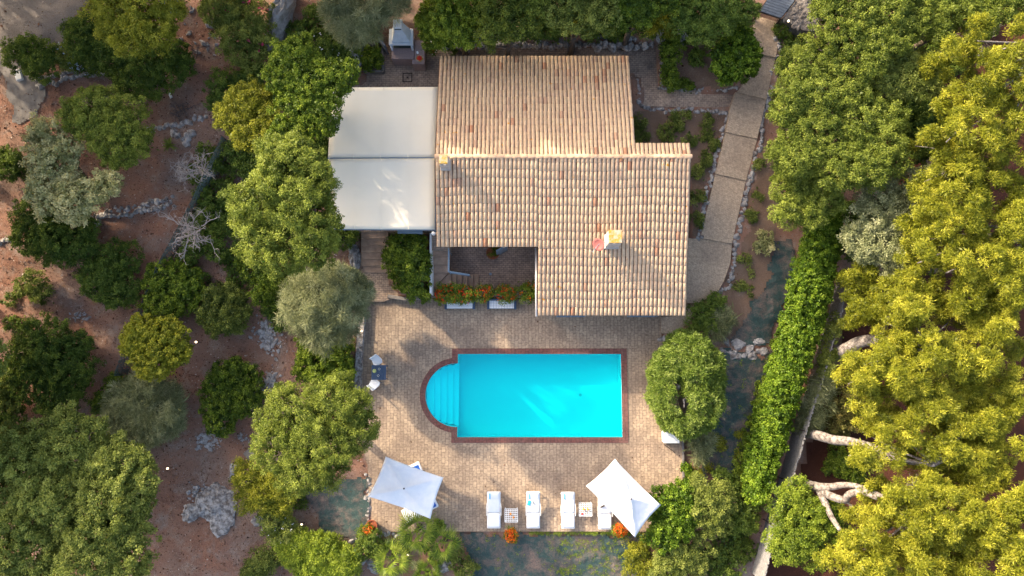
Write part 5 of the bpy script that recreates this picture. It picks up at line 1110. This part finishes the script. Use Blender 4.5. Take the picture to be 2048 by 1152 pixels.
for k in range(8): a = k * .785; mb.soft(p + Vector((math.cos(a) * .10, math.sin(a) * .10, .05)), (.12, .08, .06), a, e=.8, nu=10, nv=6)
mb.soft(p + Vector((0, 0, .06)), (.1, .1, .06), 0, e=.8, nu=10, nv=6); build('melon_slices', mb, MT['red'], t)
mb = MB(); mb.box(P(835, 105, zc_ + .03), (.11, .14, .05), .4); setp(build('napkin_box', mb, MT['white'], bevel=.01), 'small white box on the side counter above the plate', 'box')
mb = MB(); p = P(838, 94, zc_ - .01); mb.tube([p + Vector((.25 * math.cos(k * .5236), .15 * math.sin(k * .5236), .02)) for k in range(13)], .02, 6); mb.cyl(p, .16, .03, 16); setp(build('dark_pan', mb, MT['granite']), 'round shallow lid at the back of the side counter', 'lid')
pl = thing('planter_box', 'stone planter box with a green bush left of the barbecue', 'planter', P(738, 120, 1.5)); mb = MB()
for a, b in (((712,88),(764,92)), ((764,92),(766,142)), ((766,142),(728,142)), ((728,142),(712,88))):
    p, q = P(*a, 1.85), P(*b, 1.85); d = (q - p).normalized(); n_ = Vector((-d.y, d.x, 0)) * .06; mb.prism([(p - n_).xy, (q - n_).xy, (q + n_).xy, (p + n_).xy], 1.4, 1.85)
build('box', mb, MT['concrete'], pl)
lob = [(*P(a, b, 2.05).xy, 2.05, M(r_, 2), .45) for a, b, r_ in ((735,108,24),(745,122,20),(726,118,16),(748,102,14))]; crown('bush', lob, 'bright', pl, tb=.0)
mb = MB(); p, q = P(751, 70, 2.6), P(768, 92, 2.6); mb.prism([p.xy, q.xy, (q + Vector((.1, .05, 0))).xy, (p + Vector((.1, .05, 0))).xy], 1.4, 2.6); setp(build('board_screen', mb, MT['gate'], bevel=.01), 'grey board screen standing between the planter and the barbecue', 'screen')
fr = thing('metal_crate', 'small white metal crate behind the planter bush', 'crate', GP(706, 80)); p = P(706, 80, 2.3); mb = MB()
for sx in (-1, 1):
    for sy in (-1, 1): mb.tube([p + Vector((sx * .25, sy * .25, -.5)), p + Vector((sx * .25, sy * .25, 0))], .02, 4)
for k in range(4): a, b = [(-1,-1),(1,-1),(1,1),(-1,1)][k], [(1,-1),(1,1),(-1,1),(-1,-1)][k]; mb.tube([p + Vector((a[0]*.25, a[1]*.25, 0)), p + Vector((b[0]*.25, b[1]*.25, 0))], .03, 4)
build('frame', mb, MT['bluegrey'], fr); mb = MB(); mb.box(p - Vector((0, 0, .3)), (.42, .42, .3)); build('box', mb, MT['black'], fr)
mb = MB(); p = P(815, 155, 1.5)
for k in range(4):
    a = k * math.pi / 2; mb.box(p + Vector((math.cos(a) * .25, math.sin(a) * .25, .006)), (.05, .55, .02), a)
mb.box(p + Vector((0, 0, .004)), (.10, .10, .02)); setp(build('manhole_cover', mb, MT['iron']), 'square iron manhole frame in the patio pavers below the barbecue', 'manhole cover')
def pot(label, px, py, z, r, h, fl, dens=1.0, green='dark', lean=0, flr=1.35, nper=60, fs=.05, name='flower_pot', off=(0, 0)):
    p = P(px, py, z); t = thing(name, label, 'flower pot', p); mb = MB()
    prof = [(r*.62, 0), (r*.85, h*.6), (r, h*.92), (r*1.08, h*.92), (r*1.08, h), (r*.9, h), (r*.88, h*.85), (0.01, h*.85)]; n = 20; vs = []
    for (a, b) in prof: vs += [(p.x + a * math.cos(k*2*math.pi/n), p.y + a * math.sin(k*2*math.pi/n), p.z + b) for k in range(n)]
    mb.add(vs, [(i*n+k, i*n+(k+1)%n, (i+1)*n+(k+1)%n, (i+1)*n+k) for i in range(len(prof)-1) for k in range(n)]); build('pot', mb, MT['terracotta'], t, smooth=False)
    c = (p.x + off[0], p.y + off[1], z + h + r * .35, r * flr, r * flr * .8)
    crown('foliage', [c], 'bright' if green == 'dark' else green, t, None, 1.2, .8, 0, .6); 
    if fl: blooms('flowers', [c], fl, nper, fs, t, .8, 1.2)
    return t
pot('pot of orange flowers on the terrace kerb between the first two loungers', 1023, 1067, -.1, .24, .35, 'orangef', nper=130, fs=.075)
pot('pot of orange flowers half under the right parasol', 1238, 1056, 0, .24, .35, 'orangef', nper=130, fs=.075)
pot('terracotta pot with a small clump of orange flowers at the terrace corner', 746, 1048, 0, .30, .45, 'orangef', flr=.85, nper=60, fs=.07, off=(-.12, -.2))
pot('large terracotta pot with a dark plant in the sunken courtyard', 986, 508, -.6, .36, .45, None, flr=.7, nper=6, fs=.07)
pot('dark pot with small white flowers beside the barbecue', 866, 103, 1.5, .22, .3, 'whitef', flr=1.5, nper=10, fs=.06)
def bed_flowers(label, spots, fl, nper, tb=0):
    lob = [(*P(a, b, .75).xy, .75, M(r_, .7), .38) for a, b, r_ in spots]; t = thing('flowering_plant', label, 'flowering plant', (lob[0][0], lob[0][1], .42), 'flowers on the planter wall')
    crown('foliage', lob, 'bright', t, None, .95, .8, .05, .75); 
    for f, n in zip(fl, nper): blooms('flowers', lob, f, n, .075, t, .9, 1.1)
bed_flowers('widest clump of red flowers on the planter wall below the stairs', [(893,588,19),(912,586,19),(930,588,17),(882,590,12)], ['redf', 'orangef'], [34, 14])
bed_flowers('clump of orange and red flowers second along the planter wall', [(966,588,16),(973,584,13)], ['orangef', 'redf'], [24, 16])
bed_flowers('clump of red flowers third along the planter wall', [(1008,586,16),(1018,588,14)], ['redf', 'orangef'], [26, 18])
bed_flowers('mostly green clump with few orange flowers against the house wall', [(1052,584,15),(1066,578,14),(1060,594,10)], ['orangef'], [10])
def bench(label, x0, y0, x1, y1, cross):
    z = .45; a, b = P(x0, y0, z), P(x1, y1, z); c = (a + b) / 2; w, d = abs(b.x - a.x), abs(b.y - a.y); t = thing('garden_bench', label, 'bench', (c.x, c.y, 0), 'benches below the planter wall'); mb = MB()
    mb.box((c.x, c.y, z - .1), (w, d, .14))
    for sx in (-1, 1): mb.box((c.x + sx * (w/2 + .07), c.y - .0, z - .13), (.14, d + .06, .30))
    for sx in (-1, 1): mb.box((c.x + sx * (w/2 + .06), c.y, .12), (.1, d * .9, .24))
    mb.box((c.x, c.y + d/2 + .05, z + .0), (w + .2, .08, .35)); build('frame', mb, MT['navy'], t, bevel=.02)
    mb = MB(); n = 5
    for k in range(n): mb.box((c.x, c.y + d/2 - d * (k + .5) / n, z + .0), (w, d / n - .012, .08))
    s_ = build('slats' if not cross else 'cushion', mb, MT['cushion'], t, bevel=.008)
    if cross:
        mb = MB()
        for k in range(9): mb.box((c.x - w/2 + w * (k + .5) / 9, c.y, z + .045), (.012, d, .01))
        build('cross_seam', mb, MT['bluegrey'], s_)
bench('white slatted bench under the widest clump of red flowers', 894, 601, 945, 617, False); bench('white chequered bench right of the slatted one', 979, 601, 1028, 617, True)
mb = MB(); mb.cyl(P(981, 548, -.6), .08, .03); setp(build('floor_drain', mb, MT['bluegrey']), 'small round drain in the sunken courtyard', 'drain')
mb = MB(); p = P(820, 462, 2.3); mb.box(p, (1.35, .30, .10)); mb.box(p - Vector((0, 0, .45)), (1.25, .2, .8)); setp(build('sideboard', mb, MT['bluegrey'], bevel=.02), 'pale grey sideboard peeping out under the lower awning edge', 'sideboard')
mb = MB(); p = P(867, 467, 3.2); mb.soft(p, (.22, .22, .2), e=1, nu=14); mb.tube([p, p + Vector((.3, .1, -.05))], .02); setp(build('wall_lamp', mb, MT['white'], smooth=True), 'round white wall lamp at the house corner beside the awning', 'wall lamp')
t = thing('open_shutter', 'grey-blue open shutter by the courtyard door', 'shutter', P(1003, 502, .5)); mb = MB(); p = P(1004, 497, 1.0); mb.box((p.x, p.y, .4), (.75, .05, 2.0), .55); build('board', mb, MT['bluegrey'], t)
# box by the clipped tree
bx = thing('storage_box', 'white storage box beside the large round clipped tree', 'storage box', P(1343, 876)); mb = MB(); c = P(1343, 874, .6); mb.box((c.x, c.y, .27), (.82, .62, .54)); build('body', mb, MT['white'], bx, bevel=.03)
mb = MB(); mb.box((c.x, c.y, .58), (.88, .68, .07)); build('lid', mb, MT['white'], bx, bevel=.03)
t = thing('pool_steps_frame', 'low metal frame standing below the white storage box', 'metal frame', P(1343, 898)); mb = MB()
a_, b_ = P(1330, 890, .3), P(1350, 905, .3); mb.tube([a_, b_], .02); mb.tube([P(1340, 888, .3), P(1340, 898, .3)], .015); mb.tube([a_, (a_.x, a_.y, 0)], .02); mb.tube([b_, (b_.x, b_.y, 0)], .02); build('rail', mb, MT['iron'], t)
# ---------------------------------------------------------------- table, chairs, cups
tb_ = thing('garden_table', 'square blue-grey table on the left side of the terrace', 'table', P(757, 744), rz=0); mb = MB(); c = P(757.5, 745, .74); s_ = .82
for k in range(6): mb.box((c.x - s_/2 + s_ * (k + .5) / 6, c.y, .725), (s_ / 6 - .006, s_, .03))
mb.box((c.x, c.y, .69), (s_ - .06, s_ - .06, .05)); build('table_top', mb, MT['navy'], tb_, bevel=.004)
for sx in (-1, 1):
    for sy in (-1, 1): mb = MB(); mb.box((c.x + sx * .36, c.y + sy * .36, .34), (.05, .05, .68)); build('leg', mb, MT['navy'], tb_)
def chair(label, px, py, rz):
    t = thing('garden_chair', label, 'chair', P(px, py), 'white chairs at the square table', rz)
    mb = MB(); mb.prism([(-.22, -.25), (.22, -.25), (.28, .08), (.20, .25), (-.20, .25), (-.28, .08)], .42, .46); build('seat', mb, MT['cushion'], t, world=False, bevel=.02)
    mb = MB(); mb.box((0, -.27, .66), (.46, .04, .42), 0, rx=R(8)); build('backrest', mb, MT['cushion'], t, world=False, bevel=.02)
    for sx in (-1, 1):
        for sy in (-1, 1): mb = MB(); mb.tube([(sx * .2, sy * .2, .42), (sx * .23, sy * .24, 0)], .018); build('leg', mb, MT['navy'], t, world=False)
    return t
chair('white chair turned at an angle on the upper side of the square table', 757, 722, R(215)); chair('white chair turned at an angle on the lower side of the square table', 752, 767, R(-38))
def cup(label, p, col, r=.045, h=.10, name='drinking_glass', cat='glass', grp=None):
    t = thing(name, label, cat, p, grp); mb = MB(); mb.cyl(p, r * .8, h, 14, r); build('glass', mb, MT['white'] if col is None else MT[col], t)
    mb = MB(); mb.cyl(p + Vector((0, 0, h)), r * .8, .006, 14); build('drink', mb, MT[col or 'soot'], t)
cup('small cup near the upper corner of the blue-grey table', P(759, 738, .742), None, .06, .07, 'cup', 'cup'); cup('small cup near the lower middle of the blue-grey table', P(757, 751, .742), None, .06, .07, 'cup', 'cup')
mb = MB(); p = P(749, 742, .742); mb.cyl(p, .07, .04, 16, .11); 
for k in range(5): mb.soft(p + Vector((math.cos(k*1.25) * .05, math.sin(k*1.25) * .05, .07)), (.08, .08, .07), e=1, nu=10, nv=6)
setp(build('fruit_bowl', mb, MT['lemon']), 'small bowl of pale green fruit on the blue-grey table', 'fruit bowl')
# ---------------------------------------------------------------- sun loungers
def make_lounger(label, pad='cushion'):
    t = thing('sun_lounger', label, 'sun lounger', (0, 0, 0), 'white sun loungers on the terrace'); ang = R(17)
    mb = MB(); hw = .35
    for sx in (-1, 1): mb.tube([(sx * hw, -1.03, .30), (sx * hw, .9, .30)], .022)
    for yy in (-1.03, .9, -.2): mb.tube([(-hw, yy, .30), (hw, yy, .30)], .022)
    for k in range(5): mb.box((0, -1.0 + .035 * k, .31), (2 * hw, .018, .012))
    for sx in (-1, 1): mb.tube([(sx * hw, -.28, .33), (sx * hw, .95, .33 + 1.23 * math.sin(ang))], .018)
    build('frame', mb, MT['white'], t, world=False)
    for sx in (-1, 1):
        for yy in (-.85, .75): mb = MB(); mb.tube([(sx * hw, yy, .30), (sx * (hw + .02), yy * 1.04, 0)], .02); build('leg', mb, MT['white'], t, world=False)
        mb = MB(); mb.tube([(sx * (hw + .03), -.35, .30), (sx * (hw + .05), -.32, .52), (sx * (hw + .05), .15, .56), (sx * (hw + .02), .35, .50)], .018); build('armrest', mb, MT['white'], t, world=False)
    mb = MB(); mb.soft((0, -.60, .36), (.70, .76, .09), e=.22); build('seat_cushion', mb, MT['cushion'], t, world=False, smooth=True)
    mb = MB(); mb.soft((0, .39, .375 + .62 * math.sin(ang)), (.70, 1.26, .09), rx=ang, e=.2); build('back_cushion', mb, MT['cushion'], t, world=False, smooth=True)
    pl_ = MB(); pl_.soft((.02, .74, .375 + 1.03 * math.sin(ang)), (.56, .36, .10), rx=ang, e=.3); pw = build('pillow', pl_, MT['cushion'], t, world=False, smooth=True)
    mb = MB(); mb.soft((-.21, .74, .385 + 1.03 * math.sin(ang)), (.09, .35, .11), rx=ang, e=.35); build('pillow_stripe', mb, MT['lightblue'], pw, world=False, smooth=True)
    return t
L0 = make_lounger('leftmost white lounger of the row, directly left of the grid table with two orange drinks')
L0.location = P(988, 1015); L0.location.z = 0
dup(L0, P(1066, 1015), 0, 'white lounger with a blue towel and sunglasses lying on it')
dup(L0, P(1135, 1015.5), 0, 'empty white lounger left of the table with the melon plate'); dup(L0, P(1208, 1017), 0, 'white lounger partly covered by the right parasol')
LB = make_lounger('white lounger with a blue head pad showing above the left parasol'); LB.location = P(814, 947); LB.rotation_euler.z = R(-66)
for c in LB.children:
    if c.name.startswith('pillow'):
        c.data.materials[0] = MT['blue']
        for d in c.children: d.data.materials[0] = MT['blue']
dup(LB, P(843, 1013), R(-62), 'white lounger with a blue head pad at the right corner of the left parasol')
def towel(label, c, w, d, rz, m, name='towel', cat='towel', th=.025, tilt=0):
    mb = MB(); n = 6
    mb.soft(c, (w, d, th), rz, tilt, e=.15); mb.soft(c + Vector((.02, .02, th * .6)), (w * .8, d * .45, th), rz + .1, tilt, e=.2); return setp(build(name, mb, MT[m], smooth=True), label, cat)
towel('folded turquoise towel on the second lounger', P(1058, 1006, .60), .17, .30, -.25, 'cyancloth', tilt=R(17))
g_ = thing('sunglasses', 'black sunglasses lying beside the turquoise towel', 'sunglasses', P(1067, 1006, .6)); mb = MB(); c = P(1067, 1006, .63)
for s in (-1, 1): mb.soft(c + Vector((-.02 * s, .045 * s, 0)), (.05, .07, .02), .4, e=.7, nu=10, nv=5); 
build('lens', mb, MT['black'], g_); mb = MB(); mb.tube([c + Vector((.01, .08, 0)), c + Vector((.12, .05, -.02))], .006); mb.tube([c + Vector((.05, -.07, 0)), c + Vector((.14, -.08, -.02))], .006); build('temple', mb, MT['black'], g_)
towel('rumpled brown scarf on the lounger under the right parasol', P(1205, 1013, .60), .08, .26, -1.1, 'iron', 'scarf', 'scarf', tilt=R(10))
def grid_table(label, px, py):
    c = P(px, py, .42); t = thing('grid_table', label, 'side table', (c.x, c.y, 0), 'white grid side tables'); s = .70; mb = MB(); n = 7
    for k in range(n + 1):
        mb.box((-s/2 + s * k / n, 0, .41), (.028, s, .03)); mb.box((0, -s/2 + s * k / n, .412), (s, .028, .03))
    build('grid_top', mb, MT['white'], t, world=False)
    for sx in (-1, 1):
        for sy in (-1, 1): mb = MB(); mb.tube([(sx * .32, sy * .32, .40), (sx * .33, sy * .33, 0)], .018); build('leg', mb, MT['white'], t, world=False)
    return c
grid_table('white grid table with two orange drinks between the first two loungers', 1022.5, 1031); grid_table('white grid table with a melon plate between the third and fourth loungers', 1171, 1019)
for lab, a, b, c in (('upper orange drink on the left grid table', 1021, 1027, 'orangej'), ('lower orange drink on the left grid table', 1027, 1034, 'orangej'), ('left orange drink on the grid table with the melon plate', 1167, 1018, 'orangej'), ('right orange drink on the grid table with the melon plate', 1175, 1018, 'orangej')): cup(lab, P(a, b, .43), c, .055, .12, grp='orange drinks')
p = P(1164, 1028, .43); t = thing('melon_plate', 'white plate with a slice of red melon on the grid table', 'plate', p); mb = MB(); mb.cyl(p, .09, .015, 20, .11); build('plate', mb, MT['white'], t); mb = MB(); mb.soft(p + Vector((0, .01, .03)), (.15, .10, .04), .3, e=.6); build('melon_slice', mb, MT['red'], t)
# ---------------------------------------------------------------- parasols
def parasol(label, cs, apex, zc, za, droop=None):
    C_ = [P(a, b, zc) for a, b in cs]; ap = P(*apex, za); t = thing('parasol', label, 'parasol', (ap.x, ap.y, 0), 'white rectangular parasols')
    if droop:
        for i, d in droop: C_[i] = P(*cs[i], zc - d)
    n = 28; mb = MB()
    for j in range(n + 1):
        for i in range(n + 1):
            u, v = 2 * i / n - 1, 2 * j / n - 1; m_ = max(abs(u), abs(v))
            if m_ > 0: uu, vv = u / m_, v / m_
            else: uu, vv = 1, 0
            e = C_[0] * (1-uu) * (1+vv) / 4 + C_[1] * (1+uu) * (1+vv) / 4 + C_[2] * (1+uu) * (1-vv) / 4 + C_[3] * (1-uu) * (1-vv) / 4
            edge = min(1 - abs(uu), 1 - abs(vv)) if False else (1 - min(abs(uu), abs(vv)) ** 2)
            cen = (C_[0] + C_[1] + C_[2] + C_[3]) / 4; e = e + (cen - e) * .04 * edge
            p = ap.lerp(e, m_); sagz = -.10 * math.sin(math.pi * m_) * edge - .07 * edge * m_ 
            wr = .06 * noise.noise(Vector((p.x * 1.5, p.y * 1.5, 3))) + .028 * noise.noise(Vector((p.x * 6, p.y * 4, 1)))
            mb.v.append((p.x, p.y, p.z + sagz + wr))
    for j in range(n):
        for i in range(n): k = j * (n+1) + i; mb.f.append((k, k+1, k+n+2, k+n+1)); mb.t.append(0)
    o = build('canopy', mb, MT['cushion'], t, smooth=True); o.modifiers.new('s', 'SOLIDIFY').thickness = .01
    mb = MB(); mb.tube([Vector((ap.x, ap.y, 0)), ap + Vector((0, 0, .0))], .03, 10); build('pole', mb, MT['bluegrey'], t)
    mb = MB(); mb.soft(ap + Vector((0, 0, .03)), (.09, .09, .08), e=1, nu=10, nv=6); build('finial', mb, MT['iron'], t)
    mb = MB(); mb.cyl((ap.x, ap.y, .005), .30, .10, 20); build('base', mb, MT['concrete'], t, bevel=.02)
    for c in C_: mb = MB(); mb.tube([ap - Vector((0, 0, .10)), ap.lerp(c, .5) - Vector((0, 0, .14)), c - Vector((0, 0, .05))], .012, 5); build('rib', mb, MT['bluegrey'], t)
parasol('white parasol tilted over two loungers at the left end of the terrace', [(771,913),(887,955),(861,1038),(736,993)], (808,977), 2.25, 2.5)
parasol('crumpled white parasol at the right end of the row of loungers', [(1172,972),(1230,918),(1322,1010),(1270,1075)], (1262,998), 2.3, 2.62, [(2, .25), (3, .3)])
# ---------------------------------------------------------------- tall trees just outside the picture that shade the hillside
random.seed(77)
for (a, b, h, r_, lab) in [(-70,-70,8.5,3.2,'tall tree outside the upper left corner'),(-75,90,8,3,'tall tree beyond the left edge level with the gravel yard'),(-80,330,7.5,3.4,'tall tree beyond the left edge level with the dark round bush'),(-150,-170,9,4,'tall tree far outside the upper left corner'),(-75,780,7.5,3.2,'tall tree beyond the left edge level with the shadowed bush'),(-75,600,7,2.8,'tall tree beyond the left edge level with the middle bushes'),
    (120,-110,8,3,'tall tree beyond the top edge above the gravel yard'),(340,-100,8,3,'tall tree beyond the top edge above the blue tarp'),(560,-100,8.5,3.2,'tall tree beyond the top edge above the grey boulder'),(760,-90,8.5,3.2,'tall tree beyond the top edge above the barbecue'),(960,-90,7.6,3.2,'tall tree beyond the top edge above the roof'),(1150,-80,7,3.2,'tall tree beyond the top edge above the bank')]:
    c = P(a, b, 2.4); gz = GA(c.x, c.y); t = thing('tall_tree', lab, 'tree', (c.x, c.y, gz)); mb = MB(); limb(mb, (c.x, c.y, gz - .3), (c.x, c.y, gz + h), .3, .12, .02)
    W_ = [(c.x, c.y, gz + h, r_)] + [(c.x + r_ * .9 * math.cos(k * 1.57 + .5), c.y + r_ * .9 * math.sin(k * 1.57 + .5), gz + h - 1.6 - .7 * (k % 2), r_ * .72) for k in range(4)]
    build('trunk', mb, MT['darkbark'], t, smooth=True); crown('crown', W_, 'olive2', t, None, .5, .9, 0, 1.5)

U = []
for (a, b, r_) in [(880,20,30),(930,75,20),(1000,60,24),(1080,45,30),(1130,62,22),(1180,30,34),(1230,58,24),(1290,55,26),(1240,-5,40),(1330,30,34),(1380,75,18),(1420,75,22),(1480,55,26),(1050,0,40),(640,40,36),(600,70,30),(700,95,20),(560,110,24),(640,150,30),(560,190,24),(545,290,26),(1570,330,20),(1575,130,24),(1590,240,20),(1740,80,36),(1800,100,36),(1850,70,36),(1760,150,40),(1830,200,40),(1900,120,40),(1560,1100,18),(1450,1090,26),(1420,1130,30),(1480,1090,22),(240,880,26),(30,900,30),(1700,430,30),(1850,520,30),(1690,500,24),(1960,40,40),(1820,20,40),(470,335,24),(455,420,24),(480,560,26),(462,520,22),(350,640,14),(400,560,18),(275,770,20),(470,600,12),(200,810,18),(560,640,22),(540,610,22),(590,560,22),(1455,1130,30),(1475,1060,24),(1500,1100,16),(600,1000,16),(700,740,14),(110,420,20),(20,600,14),(25,650,16)]:
    g_ = GP(a, b); r = M(r_, g_.z); z = g_.z + r * .3; p = P(a, b, z); U.append((p.x, p.y, z, r, r * .5))
setp(crown('undergrowth', U, 'dark', None, None, .8, .5, .08), 'dark undergrowth covering the banks beneath the trees', None, None, 'stuff')
